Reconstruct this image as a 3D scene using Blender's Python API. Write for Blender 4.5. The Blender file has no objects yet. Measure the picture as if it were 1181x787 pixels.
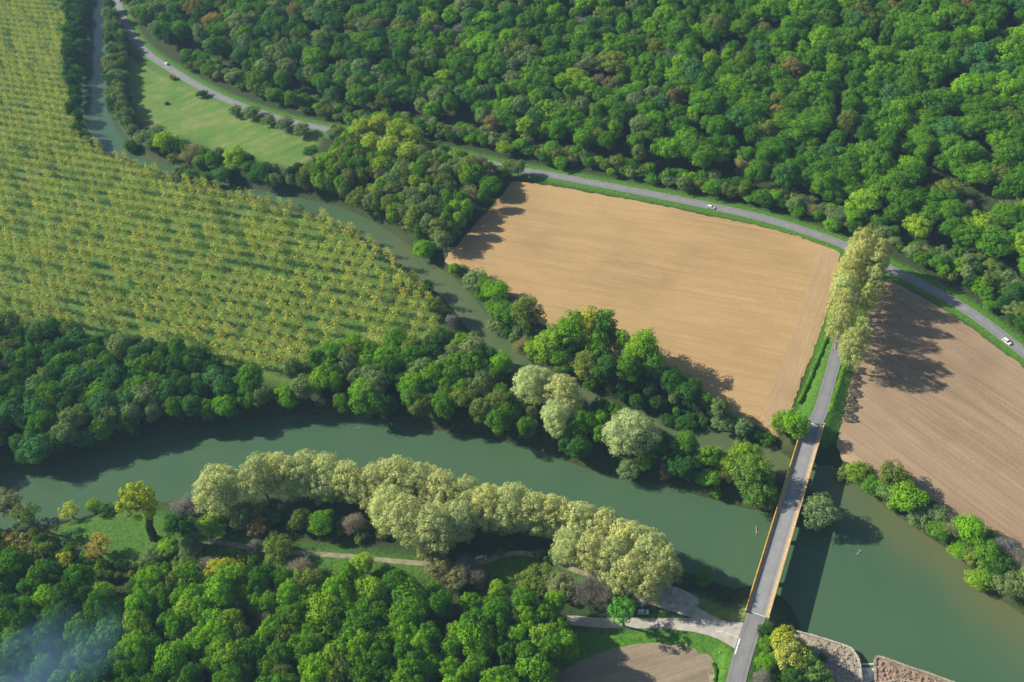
import bpy, bmesh, math, random
import numpy as np
from mathutils import Matrix, Vector
rnd = random.Random(7); rs = np.random.RandomState(11)
sc = bpy.context.scene; COL = sc.collection; D = bpy.data
rad = math.radians
WATER = -4.5; LOWER = -6.6; CAMH = 330.0

# ------------------------------------------------------------------ camera
F_PX, PITCH, ROLL = 1100.0, rad(45), rad(8)
Fw = np.array([0, math.cos(PITCH), -math.sin(PITCH)]); R0 = np.array([1., 0, 0]); U0 = np.array([0, math.sin(PITCH), math.cos(PITCH)])
Rt = R0*math.cos(ROLL) - U0*math.sin(ROLL); Up = U0*math.cos(ROLL) + R0*math.sin(ROLL)
CAM = np.array([0, 0, CAMH])
def at(x, y, z=0.0):
    d = Fw*F_PX + Rt*(x-590.5) - Up*(y-393.5)
    return CAM + d*((z-CAMH)/d[2])
def proj(P):
    v = np.asarray(P, float) - CAM; k = v @ Fw
    return 590.5 + F_PX*(v @ Rt)/k, 393.5 - F_PX*(v @ Up)/k
def ppm(x, y, z):                                   # pixels of the photograph per metre at a point
    v = np.array([x, y, z]) - CAM
    return F_PX/(v @ Fw)
cd = D.cameras.new('camera'); cd.sensor_width = 36; cd.lens = F_PX/1181*36; cd.clip_start = 1; cd.clip_end = 9000
co = D.objects.new('camera', cd); COL.objects.link(co)
m = Matrix([[Rt[i], Up[i], -Fw[i], CAM[i]] for i in range(3)] + [[0, 0, 0, 1]])
co.matrix_world = m; sc.camera = co

# ------------------------------------------------------------------ light
SUN_E, SUN_A = rad(32), rad(-24)                     # elevation; heading in which the light travels
ld = D.lights.new('sun', 'SUN'); ld.energy = 5.0; ld.angle = rad(0.53); ld.color = (1, 0.93, 0.80)
lo = D.objects.new('sun', ld); COL.objects.link(lo)
dv = Vector((math.cos(SUN_A)*math.cos(SUN_E), math.sin(SUN_A)*math.cos(SUN_E), -math.sin(SUN_E)))
lo.rotation_euler = dv.to_track_quat('-Z', 'Y').to_euler()
w = D.worlds.new('World'); sc.world = w; w.use_nodes = True
nt = w.node_tree; bg = nt.nodes['Background']; sky = nt.nodes.new('ShaderNodeTexSky')
sky.sky_type = 'NISHITA'; sky.sun_disc = False; sky.sun_elevation = SUN_E
sky.sun_rotation = math.atan2(-dv.x, -dv.y); sky.altitude = 100; sky.dust_density = 1.2
nt.links.new(sky.outputs[0], bg.inputs[0]); bg.inputs[1].default_value = 0.055
vs = sc.view_settings; vs.view_transform = 'Standard'; vs.look = 'None'; vs.exposure = 0.88; vs.gamma = 1; vs.use_curve_mapping = False
sc.cycles.max_bounces = 5; sc.cycles.diffuse_bounces = 3; sc.cycles.glossy_bounces = 2; sc.cycles.transmission_bounces = 3
sc.cycles.volume_bounces = 0; sc.cycles.use_denoising = True

# ------------------------------------------------------------------ materials
class NB:
    def __init__(s, name):
        s.m = D.materials.new(name); s.m.use_nodes = True; s.t = s.m.node_tree
        s.b = s.t.nodes.get('Principled BSDF'); s.out = s.t.nodes.get('Material Output')
        s.b.inputs['Specular IOR Level'].default_value = 0.25
    def n(s, ty, **kw):
        n = s.t.nodes.new('ShaderNode'+ty)
        for k, v in kw.items():
            if k in n.inputs: n.inputs[k].default_value = v
            else: setattr(n, k, v)
        return n
    def l(s, a, b): s.t.links.new(a, b)
    def coord(s, rot=0, sc_=(1, 1, 1)):
        g = s.n('NewGeometry'); mp = s.n('Mapping'); mp.inputs['Rotation'].default_value = (0, 0, rot); m2 = s.n('Mapping'); m2.inputs['Scale'].default_value = sc_
        s.l(g.outputs['Position'], mp.inputs['Vector']); s.l(mp.outputs[0], m2.inputs['Vector']); return m2.outputs[0]
    def noise(s, vec, scale, detail=4, rough=.6):
        n = s.n('TexNoise'); n.inputs['Scale'].default_value = scale; n.inputs['Detail'].default_value = detail; n.inputs['Roughness'].default_value = rough
        if vec is not None: s.l(vec, n.inputs['Vector'])
        return n.outputs['Fac']
    def ramp(s, f, stops):
        r = s.n('ValToRGB'); e = r.color_ramp.elements
        while len(e) < len(stops): e.new(.5)
        for q, (p, c) in zip(e, stops): q.position = p; q.color = (*c, 1) if len(c) == 3 else c
        s.l(f, r.inputs[0]); return r.outputs[0]
    def mix(s, f, a, b, bt='MIX'):
        x = s.n('MixRGB', blend_type=bt)
        for i, v in enumerate((f, a, b)):
            if hasattr(v, 'is_linked'): s.l(v, x.inputs[i])
            elif i == 0: x.inputs[0].default_value = v
            else: x.inputs[i].default_value = (*v, 1)
        return x.outputs[0]
    def math(s, op, a, b=0.0):
        x = s.n('Math', operation=op)
        for i, v in enumerate((a, b)):
            if hasattr(v, 'is_linked'): s.l(v, x.inputs[i])
            else: x.inputs[i].default_value = v
        return x.outputs[0]
    def bump(s, h, strength, dist):
        b = s.n('Bump'); b.inputs['Strength'].default_value = strength; b.inputs['Distance'].default_value = dist
        s.l(h, b.inputs['Height']); s.l(b.outputs[0], s.b.inputs['Normal'])
    def done(s, col, rough=.8):
        if hasattr(col, 'is_linked'): s.l(col, s.b.inputs['Base Color'])
        else: s.b.inputs['Base Color'].default_value = (*col, 1)
        s.b.inputs['Roughness'].default_value = rough; return s.m
def simple(name, col, rough=.7, var=.25, scale=1.5):
    q = NB(name); f = q.noise(q.coord(), scale, 3)
    return q.done(q.ramp(f, [(.3, [c*(1-var) for c in col]), (.7, [min(1, c*(1+var)) for c in col])]), rough)

# foliage: one colour per tree (custom property / instance attribute "tint"), clump variation from the mesh
def leaf_material(name, trans):
    q = NB(name); t = q.t
    a = q.n('Attribute', attribute_type='INSTANCER', attribute_name='tint')
    v = q.n('Attribute', attribute_type='GEOMETRY', attribute_name='clump')
    lo_ = q.mix(1.0, a.outputs['Color'], (.72, .82, .9), 'MULTIPLY'); hi = q.mix(1.0, a.outputs['Color'], (1.28, 1.18, .95), 'MULTIPLY')
    c = q.mix(v.outputs['Fac'], lo_, hi)
    df = q.n('BsdfDiffuse'); tr = q.n('BsdfTranslucent'); mx = q.n('MixShader'); mx.inputs[0].default_value = trans
    c2 = q.mix(1.0, c, (1.15, 1.25, .7), 'MULTIPLY')
    q.l(c, df.inputs[0]); q.l(c2, tr.inputs[0]); q.l(df.outputs[0], mx.inputs[1]); q.l(tr.outputs[0], mx.inputs[2])
    t.nodes.remove(q.b); q.l(mx.outputs[0], q.out.inputs[0]); return q.m
LEAF = leaf_material('leaves', .22)
TWIG = leaf_material('twigs', .0)
BARK = simple('bark', (.10, .085, .06), .9, .4, 3)
PALE_BARK = simple('pale_bark', (.30, .27, .21), .9, .35, 2)
IVY_BARK = simple('ivy_bark', (.05, .085, .035), .9, .5, 2)

def soil(name, c0, c1, ang, line_scale, var=1.0, patch=(.95, .97, 1.0)):
    q = NB(name)
    v = q.coord(ang, (1, .02, 1)); f = q.noise(v, line_scale, 3, .7)
    v2 = q.coord(ang, (1, .12, 1)); f2 = q.noise(v2, .22, 4, .6)
    big = q.noise(q.coord(), .013, 3, .55); fine = q.noise(q.coord(), 1.4, 3, .7)
    col = q.ramp(f, [(.30, c0), (.70, c1)])
    col = q.mix(q.math('MULTIPLY', q.ramp(f2, [(.40, (0, 0, 0)), (.75, (1, 1, 1))]), .50*var), col, [x*.66 for x in c0])
    tram = q.n('TexWave', wave_type='BANDS', bands_direction='X'); q.l(q.coord(ang), tram.inputs['Vector']); tram.inputs['Scale'].default_value = .022; tram.inputs['Distortion'].default_value = .35; tram.inputs['Detail'].default_value = 1
    col = q.mix(q.ramp(tram.outputs['Fac'], [(.955, (0, 0, 0)), (.995, (.24, .24, .24))]), col, [x*.60 for x in c0])
    damp = q.noise(q.coord(), .035, 5, .6)
    col = q.mix(q.ramp(damp, [(.52, (0, 0, 0)), (.72, (.45, .45, .45))]), col, [x*.72 for x in c0])
    col = q.mix(q.ramp(big, [(.35, (0, 0, 0)), (.70, (.55, .55, .55))]), col, [min(1, x*y*1.12) for x, y in zip(c1, patch)])
    col = q.mix(q.ramp(fine, [(.35, (.32, .32, .32)), (.6, (0, 0, 0))]), col, [x*.62 for x in c0])
    q.bump(q.math('ADD', f, fine), .6, .25)
    return q.done(col, .95)
SOIL1 = soil('tilled_soil', (.35, .224, .100), (.475, .322, .148), rad(117.3), 1.1)
SOIL1H = soil('headland_soil', (.345, .225, .115), (.46, .32, .175), rad(31), 1.0, 1.3)
SOIL2 = soil('pinkish_soil', (.275, .188, .112), (.385, .275, .170), rad(150), .8, 1.0)
SOIL3 = soil('grey_soil', (.23, .18, .12), (.36, .285, .19), rad(80), .5, 1.6)

def terrain_mat():
    q = NB('ground')
    at_ = q.n('Attribute', attribute_name='cover'); sep = q.n('SeparateColor'); q.l(at_.outputs['Color'], sep.inputs[0])
    n1 = q.noise(q.coord(), .06, 5, .65); n2 = q.noise(q.coord(), .7, 5, .7)
    under = q.ramp(n2, [(.3, (.018, .030, .010)), (.55, (.035, .060, .014)), (.75, (.075, .075, .030))])
    grass = q.ramp(n2, [(.28, (.025, .090, .008)), (.5, (.065, .180, .014)), (.74, (.150, .260, .030))])
    n4 = q.noise(q.coord(rad(60), (1, .18, 1)), .12, 5, .7)
    mead = q.ramp(q.math('ADD', q.math('MULTIPLY', n1, .5), q.math('MULTIPLY', n4, .5)), [(.36, (.070, .185, .022)), (.50, (.135, .225, .040)), (.62, (.26, .26, .095))])
    mead = q.mix(q.ramp(n2, [(.35, (.3, .3, .3)), (.65, (0, 0, 0))]), mead, (.045, .105, .02))
    mud = q.ramp(n2, [(.3, (.12, .095, .06)), (.7, (.24, .19, .125))])
    c = q.mix(sep.outputs['Red'], under, grass); c = q.mix(sep.outputs['Green'], c, mead); c = q.mix(sep.outputs['Blue'], c, mud)
    q.bump(n2, .7, .5); return q.done(c, .95)

def asphalt(name, base):
    q = NB(name); u = q.n('Attribute', attribute_name='across'); f = u.outputs['Fac']
    n1 = q.noise(q.coord(), .25, 4); n2 = q.noise(q.coord(), 3.5, 3)
    c = q.ramp(n1, [(.3, [x*.88 for x in base]), (.7, [x*1.12 for x in base])])
    tr = q.ramp(f, [(.0, (.15, .15, .15)), (.10, (0, 0, 0)), (.17, (.5, .5, .5)), (.27, (0, 0, 0)), (.46, (0, 0, 0)), (.54, (0, 0, 0)), (.73, (0, 0, 0)), (.82, (.5, .5, .5)), (.92, (0, 0, 0)), (1, (.15, .15, .15))])
    c = q.mix(tr, c, [x*.62 for x in base])
    c = q.mix(q.ramp(n2, [(.3, (.25, .25, .25)), (.6, (0, 0, 0))]), c, [x*.75 for x in base])
    return q.done(c, .85)
ASPH = asphalt('asphalt', (.215, .215, .220)); ASPH2 = asphalt('bridge_asphalt', (.255, .255, .262))
GRAVEL = simple('gravel', (.42, .375, .30), .95, .3, .35)
TRACK = simple('dirt_track', (.26, .235, .15), .95, .35, .4)
PAINT = simple('road_paint', (.74, .74, .72), .7, .12, 1.5)
WORN = simple('worn_paint', (.36, .36, .34), .8, .3, 2.0)
STONE = simple('stone', (.30, .255, .19), .9, .45, .9)
RUBBLE = simple('rubble', (.26, .185, .13), .95, .5, .8)
CONC = simple('footway_concrete', (.47, .365, .21), .9, .2, 1.0)
OCHRE = simple('ochre_parapet', (.62, .38, .075), .8, .22, 1.1)
PALEP = simple('pale_tan_parapet', (.50, .36, .20), .8, .25, 1.1)
PIER = simple('pier_concrete', (.32, .30, .26), .9, .25, .8)
FOAM = simple('white_water', (.75, .80, .80), .5, .2, 2.5)
WHITE = simple('white_car_paint', (.80, .80, .80), .3, .03)
SILVER = simple('silver_car_paint', (.42, .50, .56), .3, .05)
BLUE = simple('blue_car_paint', (.10, .17, .30), .3, .05)
GLASS = simple('car_glass', (.02, .025, .03), .1, .1)
RUBBER = simple('rubber', (.02, .02, .02), .9, .1)
CHROME = simple('rim_metal', (.45, .45, .46), .4, .05)
LAMPW = simple('headlight_lens', (.7, .7, .66), .2, .05)
LAMPR = simple('tail_light_lens', (.45, .02, .02), .3, .05)
WSIGN = simple('white_sign', (.78, .78, .76), .5, .05)
METAL = simple('grey_post', (.28, .28, .28), .6, .1)
YELLOW = simple('yellow_green_plastic', (.50, .55, .05), .6, .1)
WOOD = simple('driftwood', (.42, .38, .30), .9, .2)

# ------------------------------------------------------------------ geometry helpers
def seg_dist(P, A, B):
    d = B-A; t = np.clip(((P-A) @ d)/max(d @ d, 1e-9), 0, 1)
    return np.hypot(*(P-(A+t[:, None]*d)).T), t
def line_dist(P, L):
    """distance to polyline, position along it (0..n-1) and side (+ left)"""
    best = np.full(len(P), 1e9); pos = np.zeros(len(P)); side = np.zeros(len(P))
    for i in range(len(L)-1):
        A, B = L[i], L[i+1]; d, t = seg_dist(P, A, B); m = d < best
        best[m] = d[m]; pos[m] = i+t[m]; dd = B-A
        side[m] = np.sign(dd[0]*(P[m, 1]-A[1])-dd[1]*(P[m, 0]-A[0]))
    return best, pos, side
def inside(P, poly):
    x, y = P[:, 0], P[:, 1]; r = np.zeros(len(P), bool); n = len(poly)
    for i in range(n):
        (x0, y0), (x1, y1) = poly[i], poly[i-1]
        if y0 == y1: continue
        c = ((y0 > y) != (y1 > y)) & (x < (x1-x0)*(y-y0)/(y1-y0)+x0); r ^= c
    return r
def sdist(P, poly):                                  # positive outside
    L = np.vstack([poly, poly[:1]]); d, _, _ = line_dist(P, L)
    return np.where(inside(P, poly), -d, d)
def W(pts, z=0.0): return np.array([at(x, y, z)[:2] for x, y in pts])
def smooth(L, n=4):
    L = np.asarray(L, float); out = []
    for i in range(len(L)-1):
        p0, p1, p2, p3 = L[max(i-1, 0)], L[i], L[i+1], L[min(i+2, len(L)-1)]
        for k in range(n):
            t = k/n; out.append(.5*((2*p1)+(-p0+p2)*t+(2*p0-5*p1+4*p2-p3)*t*t+(-p0+3*p1-3*p2+p3)*t**3))
    out.append(L[-1]); return np.array(out)
def resample(L, step):
    L = np.asarray(L, float); s = np.r_[0, np.cumsum(np.linalg.norm(np.diff(L[:, :2], axis=0), axis=1))]; q = np.linspace(0, s[-1], max(2, int(s[-1]/step)))
    return np.column_stack([np.interp(q, s, L[:, i]) for i in range(L.shape[1])])
def sstep(x): x = np.clip(x, 0, 1); return x*x*(3-2*x)

def add(name, me, mat=None, parent=None, **props):
    o = D.objects.new(name, me); COL.objects.link(o)
    if mat is not None and me is not None:
        for q in (mat if isinstance(mat, (list, tuple)) else [mat]): me.materials.append(q)
    if parent is not None: o.parent = parent
    for k, v in props.items(): o[k] = v
    return o
def empty(name, loc, rz=0, **props):
    o = D.objects.new(name, None); COL.objects.link(o); o.location = loc; o.rotation_euler = (0, 0, rz); o.empty_display_size = .5
    for k, v in props.items(): o[k] = v
    return o
def pymesh(name, V, Fc, smooth_=False):
    me = D.meshes.new(name); me.from_pydata([tuple(map(float, v)) for v in V], [], [tuple(map(int, f)) for f in Fc]); me.update()
    if smooth_: me.polygons.foreach_set('use_smooth', [True]*len(me.polygons))
    return me
class MB:
    def __init__(s): s.bm = bmesh.new()
    def box(s, c, size, rz=0, bev=0):
        r = bmesh.ops.create_cube(s.bm, size=1, matrix=Matrix.Translation(c) @ Matrix.Rotation(rz, 4, 'Z') @ Matrix.Diagonal((*size, 1)))
        if bev:
            es = list({e for v in r['verts'] for e in v.link_edges}); bmesh.ops.bevel(s.bm, geom=es, offset=bev, segments=2, affect='EDGES', profile=.5)
        return s
    def tube(s, a, b, r0, r1=None, n=8):
        a, b = Vector(a), Vector(b); r1 = r0 if r1 is None else r1; d = b-a
        q = d.to_track_quat('Z', 'Y').to_matrix().to_4x4()
        bmesh.ops.create_cone(s.bm, cap_ends=True, segments=n, radius1=r0, radius2=r1, depth=d.length, matrix=Matrix.Translation((a+b)/2) @ q); return s
    def poly(s, V, Fc):
        vs_ = [s.bm.verts.new(v) for v in V]
        for f in Fc: s.bm.faces.new([vs_[i] for i in f])
        return s
    def build(s, name, mat, parent=None, smooth_=False, **props):
        bmesh.ops.recalc_face_normals(s.bm, faces=s.bm.faces); me = D.meshes.new(name); s.bm.to_mesh(me); s.bm.free()
        if smooth_: me.polygons.foreach_set('use_smooth', [True]*len(me.polygons))
        return add(name, me, mat, parent, **props)

# ------------------------------------------------------------------ layout read off the photograph, put on the ground
road_px = [(150, -110), (138, -50), (133, -15), (139, 12), (150, 38), (168, 60), (192, 77), (235, 103), (280, 123), (330, 139), (385, 151), (470, 166), (540, 183), (592, 195), (640, 203),
           (682, 211), (740, 222), (790, 232), (824, 239), (884, 253), (932, 268), (973, 283), (1025, 310), (1076, 335), (1124, 364), (1181, 407), (1260, 470), (1360, 560)]
ROAD = smooth(W(road_px), 4)
DECK = 3.0
BA, BB = at(873.0, 709, DECK)[:2], at(938.5, 489, DECK)[:2]   # bridge centreline ends (south, north)
app_px = [(938.5, 489, 3.0), (945, 478, 2.9), (954, 448, 2.2), (963, 415, 1.2), (972, 378, .5), (982, 340, .15), (992, 301, .05)]
APP = np.array([[*at(x, y, z)[:2], z] for x, y, z in app_px])
sou_px = [(873, 709, 3.0), (864, 733, 2.95), (855, 762, 2.7), (846, 800, 2.3), (838, 850, 1.8), (832, 910, 1.2)]
SOU = np.array([[*at(x, y, z)[:2], z] for x, y, z in sou_px])
min_px = [(857, 735, 2.93), (835, 728, 2.75), (808, 722, 2.3), (770, 719.5, 1.5), (730, 719, .9), (690, 718.5, .5), (655, 716, .3), (610, 722, .2), (560, 735, .2)]
MIN = np.array([[*at(x, y, z)[:2], z] for x, y, z in min_px])
fan_px = [(856, 733, 2.9), (828, 720, 2.6), (805, 709, 2.2), (787, 700, 1.7), (766, 691, 1.2), (748, 686, .9), (730, 682, .6)]
FAN = np.array([[*at(x, y, z)[:2], z] for x, y, z in fan_px])
def smooth3(L, n=5): return smooth(L, n)
APP, SOU, MIN, FAN = map(smooth3, (APP, SOU, MIN, FAN))
bdir = (BB-BA)/np.linalg.norm(BB-BA); bn = np.array([bdir[1], -bdir[0]])
track_px = [(235, 622), (300, 634), (345, 638), (410, 643), (480, 649.5), (530, 651), (558, 648), (575, 642), (599, 638), (626, 643), (650, 653), (680, 664), (705, 673), (730, 682)]
TRK = smooth(W(track_px), 3)

main_w = [(-220, 548), (-90, 550), (0, 546), (60, 535), (110, 521), (150, 508), (223, 495), (300, 484), (343, 479), (400, 478), (450, 486), (500, 496), (560, 505), (610, 516), (650, 531), (690, 545), (730, 553),
          (770, 562), (800, 570), (850, 584), (888, 592), (918, 600), (945, 610), (962, 608), (966, 598), (955, 583), (935, 566), (915, 556), (900, 546), (915, 522), (940, 524), (957, 534), (987, 557), (1021, 585),
          (1066, 616), (1107, 643), (1130, 668), (1155, 692), (1181, 710), (1260, 765), (1400, 880), (1300, 900), (1160, 815), (1090, 785), (1052, 773), (1030, 766), (1012, 760), (1007, 768), (993, 768), (986, 755), (976, 748), (945, 738), (925, 732),
          (905, 728), (893, 720), (880, 717), (857, 710), (835, 702), (812, 690), (796, 676), (770, 662), (735, 650), (700, 641), (650, 626), (600, 612), (550, 602), (500, 590), (450, 580), (400, 573), (350, 568),
          (300, 568), (250, 574), (200, 577), (165, 580), (139, 586), (100, 594), (75, 600), (60, 605), (36, 609), (0, 612), (-90, 628), (-220, 650)]
MAINW = W(main_w, WATER)
chan = [(116, -90, 14), (112, -20, 14), (112, 30, 15), (110, 70, 15), (107, 100, 17), (112, 132, 19), (128, 160, 19), (158, 182, 9), (215, 203, 6), (270, 217, 6), (330, 231, 8), (385, 246, 12), (425, 265, 13), (462, 290, 13), (500, 318, 13),
        (528, 343, 13), (550, 370, 13), (568, 394, 13), (590, 414, 12), (625, 435, 12), (665, 457, 12), (710, 478, 12), (760, 494, 13), (800, 504, 13), (850, 514, 14), (890, 526, 15), (925, 538, 16)]
CH = np.array([[*at(x, y, WATER)[:2], w_] for x, y, w_ in chan]); CH = smooth(CH, 4)
lower_w = [(992, 783), (1009, 783), (1030, 800), (1060, 850), (1040, 960), (900, 960), (930, 860), (965, 812)]
LOWW = W(lower_w, LOWER)

def shore(P):                                        # distance from the water's edge, + on land
    d1 = sdist(P, MAINW); d2, pos, _ = line_dist(P, CH[:, :2])
    i = np.clip(pos.astype(int), 0, len(CH)-2); wd = CH[i, 2]+(CH[i+1, 2]-CH[i, 2])*(pos-i)
    return np.minimum(d1, d2-wd/2)
hill_ref = ROAD
def prof(P, L, half, slope=.55):
    d, pos, _ = line_dist(P, L[:, :2]); i = np.clip(pos.astype(int), 0, len(L)-2); z = L[i, 2]+(L[i+1, 2]-L[i, 2])*(pos-i)
    return z-np.maximum(0, d-half)*slope, d
def wobble(P):
    x, y = P[:, 0], P[:, 1]
    return .35*np.sin(x*.071+1.3*np.sin(y*.031))+.3*np.sin(y*.083+1.1*np.sin(x*.043))+.15*np.sin(x*.21+y*.17)
QUAYP = W([(905, 728), (925, 732), (978, 748), (988, 756), (992, 768), (993, 800), (960, 830), (945, 800), (948, 768), (925, 745)], -2.5)
WALLP = W([(1011, 761), (1030, 766), (1052, 774), (1090, 787), (1160, 817), (1150, 840), (1060, 812), (1018, 800), (1012, 785)], -2.5)
CHUTEP = W([(984, 762), (1016, 762), (1019, 800), (984, 800)], -5)
def terrain(P):
    P = np.atleast_2d(np.asarray(P, float))[:, :2]
    d = shore(P)
    low = sdist(P, LOWW)
    rd, _, side = line_dist(P, hill_ref)
    up = np.where(side > 0, rd, -rd)
    z = np.where(np.abs(up) < 14, 0, 1)*0.0
    flat = wobble(P)*sstep((d-8)/20)*.6
    fl = np.minimum.reduce([sstep((np.abs(rd)-6)/12)])
    z = flat*fl
    h = np.maximum(0, up-14); z = z+.21*h*sstep(h/60)+wobble(P*.35)*1.8*sstep(h/60)
    bank = np.where(d < 0, WATER+np.maximum(d*.5, -2.5), WATER+(z-WATER)*sstep((d+.2)/8.0)**.8)
    z = bank
    for L, half, sl in ((APP, 4.3, .6), (SOU, 5.2, .7), (MIN, 4.0, .5), (FAN, 6.0, .5)):
        e, _ = prof(P, L, half, sl); z = np.maximum(z, e)
    z = np.where((sdist(P, QUAYP) < 1.0) | (sdist(P, WALLP) < 1.0), np.minimum(z, -3.6), z)
    z = np.where(sdist(P, CHUTEP) < 0, np.minimum(z, -7.3), z)
    z = np.where(low < 5, np.minimum(z, LOWER+np.where(low < 0, np.maximum(low*.5, -1.5), low*.9)), z)
    return z
def tz(x, y):
    if 'GZ' not in globals(): return float(terrain([[x, y]])[0])
    return lookup(GZ, x, y)
def lookup(A, x, y):
    x = min(max(x, GX[0]), GX[-1]); y = min(max(y, GY[0]), GY[-1])
    i = min(int(np.searchsorted(GX, x, 'right'))-1, len(GX)-2); j = min(int(np.searchsorted(GY, y, 'right'))-1, len(GY)-2)
    u = (x-GX[i])/(GX[i+1]-GX[i]); v = (y-GY[j])/(GY[j+1]-GY[j]); n = len(GX)
    return float((A[j*n+i]*(1-u)+A[j*n+i+1]*u)*(1-v)+(A[(j+1)*n+i]*(1-u)+A[(j+1)*n+i+1]*u)*v)

# terrain sheet: fine grid where the photograph looks, growing cells out to the horizon
STEP = 2.5
def axis(a, b):
    c = list(np.arange(a, b+.01, STEP)); s = STEP
    lo_, hi_ = [], []; v = a
    while v > a-2400: s *= 1.25; v -= s; lo_.append(v)
    s = STEP; v = b
    while v < b+2400: s *= 1.25; v += s; hi_.append(v)
    return np.array(lo_[::-1]+c+hi_)
GX, GY = axis(-480, 440), axis(70, 930)
def grid_mesh(name, xs, ys, zf):
    X, Y = np.meshgrid(xs, ys); P = np.stack([X.ravel(), Y.ravel()], 1); Z = zf(P)
    nx, ny = len(xs), len(ys); V = np.column_stack([P, Z]).astype(np.float32)
    i = (np.arange(ny-1)[:, None]*nx+np.arange(nx-1)[None, :]).ravel()
    Fq = np.stack([i, i+1, i+nx+1, i+nx], 1).astype(np.int32)
    me = D.meshes.new(name); me.vertices.add(len(V)); me.vertices.foreach_set('co', V.ravel())
    me.loops.add(Fq.size); me.loops.foreach_set('vertex_index', Fq.ravel()); me.polygons.add(len(Fq))
    me.polygons.foreach_set('loop_start', np.arange(0, Fq.size, 4, dtype=np.int32)); me.polygons.foreach_set('use_smooth', np.ones(len(Fq), bool))
    me.update(calc_edges=True); return me, P, Z
gme, GP, GZ = grid_mesh('ground', GX, GY, terrain)
meadow_px = [(150, 66), (185, 84), (235, 110), (290, 132), (340, 147), (372, 156), (362, 182), (340, 195), (290, 185), (240, 170), (195, 156), (160, 138), (146, 110), (140, 85)]
plant_px = [(-180, -120), (84, -90), (84, 0), (82, 60), (92, 120), (104, 168), (140, 186), (165, 195), (215, 217), (290, 235), (350, 247), (390, 260), (428, 284), (465, 314), (495, 342), (512, 385), (500, 410), (440, 415), (395, 433), (350, 448), (310, 440), (250, 422),
            (200, 408), (130, 395), (60, 386), (0, 382), (-180, 378)]
lawn_px = [(62, 606), (100, 595), (145, 586), (200, 592), (250, 605), (330, 625), (480, 642), (600, 640), (700, 668), (735, 690), (700, 705), (640, 690), (560, 668), (460, 668), (380, 662), (300, 655), (230, 640), (180, 660), (120, 650), (70, 630)]
verge_px = [(796, 684), (830, 700), (862, 708), (872, 712), (862, 724), (820, 722), (800, 712), (780, 700)]
wedge_px = [(735, 712), (775, 707), (790, 714), (785, 718), (740, 716)]
south_px = [(640, 728), (735, 724), (800, 727), (838, 738), (848, 760), (840, 820), (810, 860), (560, 860), (610, 770)]
cov = np.zeros((len(GP), 4), np.float32); cov[:, 3] = 1
def soft(poly, wdt=3): return sstep((wdt-sdist(GP, W(poly)))/(2*wdt))
cov[:, 1] = np.maximum.reduce([soft(plant_px, 5)*.45, soft(meadow_px, 4)*1.0, soft(verge_px, 1.5)*.9])
cov[:, 0] = np.maximum.reduce([soft(plant_px, 5)*.65, soft(lawn_px, 4)*.75, soft(wedge_px, 1.5), soft(south_px, 3)])
rd_, _, sd_ = line_dist(GP, ROAD); cov[:, 0] = np.maximum(cov[:, 0], sstep((8.8-rd_)/3.5))
ap_, _, _ = line_dist(GP, APP[:, :2]); cov[:, 0] = np.maximum(cov[:, 0], sstep((12-ap_)/4)*.9)
sp_, _, _ = line_dist(GP, SOU[:, :2]); cov[:, 0] = np.maximum(cov[:, 0], sstep((9-sp_)/4)*.6)
sh = shore(GP); cov[:, 2] = sstep((3.0-np.abs(sh+.3))/3)*.28*(.5+.5*np.sin(GP[:, 0]*.11)*np.sin(GP[:, 1]*.07+1))
a_ = gme.color_attributes.new('cover', 'FLOAT_COLOR', 'POINT'); a_.data.foreach_set('color', cov.ravel())
add('ground', gme, terrain_mat(), kind='structure', label='green valley floor with river banks and a wooded slope')

def ragged(poly, amp=.55):
    L = resample(np.vstack([poly, poly[:1]]), 2.2)[:-1]; return L+rs.uniform(-amp, amp, L.shape)
def drape(name, poly, mat, off=.07, **props):
    """a sheet cut along the ground's own grid lines and laid on it"""
    bm = bmesh.new(); vs_ = [bm.verts.new((p[0], p[1], 0)) for p in poly]; bm.faces.new(vs_); bmesh.ops.triangulate(bm, faces=bm.faces[:])
    P = np.asarray(poly)
    for ax, g in ((0, GX), (1, GY)):
        for c in g[(g > P[:, ax].min()) & (g < P[:, ax].max())]:
            co_ = (c, 0, 0) if ax == 0 else (0, c, 0); no = (1, 0, 0) if ax == 0 else (0, 1, 0)
            bmesh.ops.bisect_plane(bm, geom=bm.verts[:]+bm.edges[:]+bm.faces[:], plane_co=co_, plane_no=no, dist=1e-4)
    z = terrain([v.co[:2] for v in bm.verts])
    for v, q in zip(bm.verts, z): v.co.z = q+off
    bm.normal_update()
    for f in bm.faces:
        if f.normal.z < 0: f.normal_flip()
    me = D.meshes.new(name); bm.to_mesh(me); bm.free(); return add(name, me, mat, **props)

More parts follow.
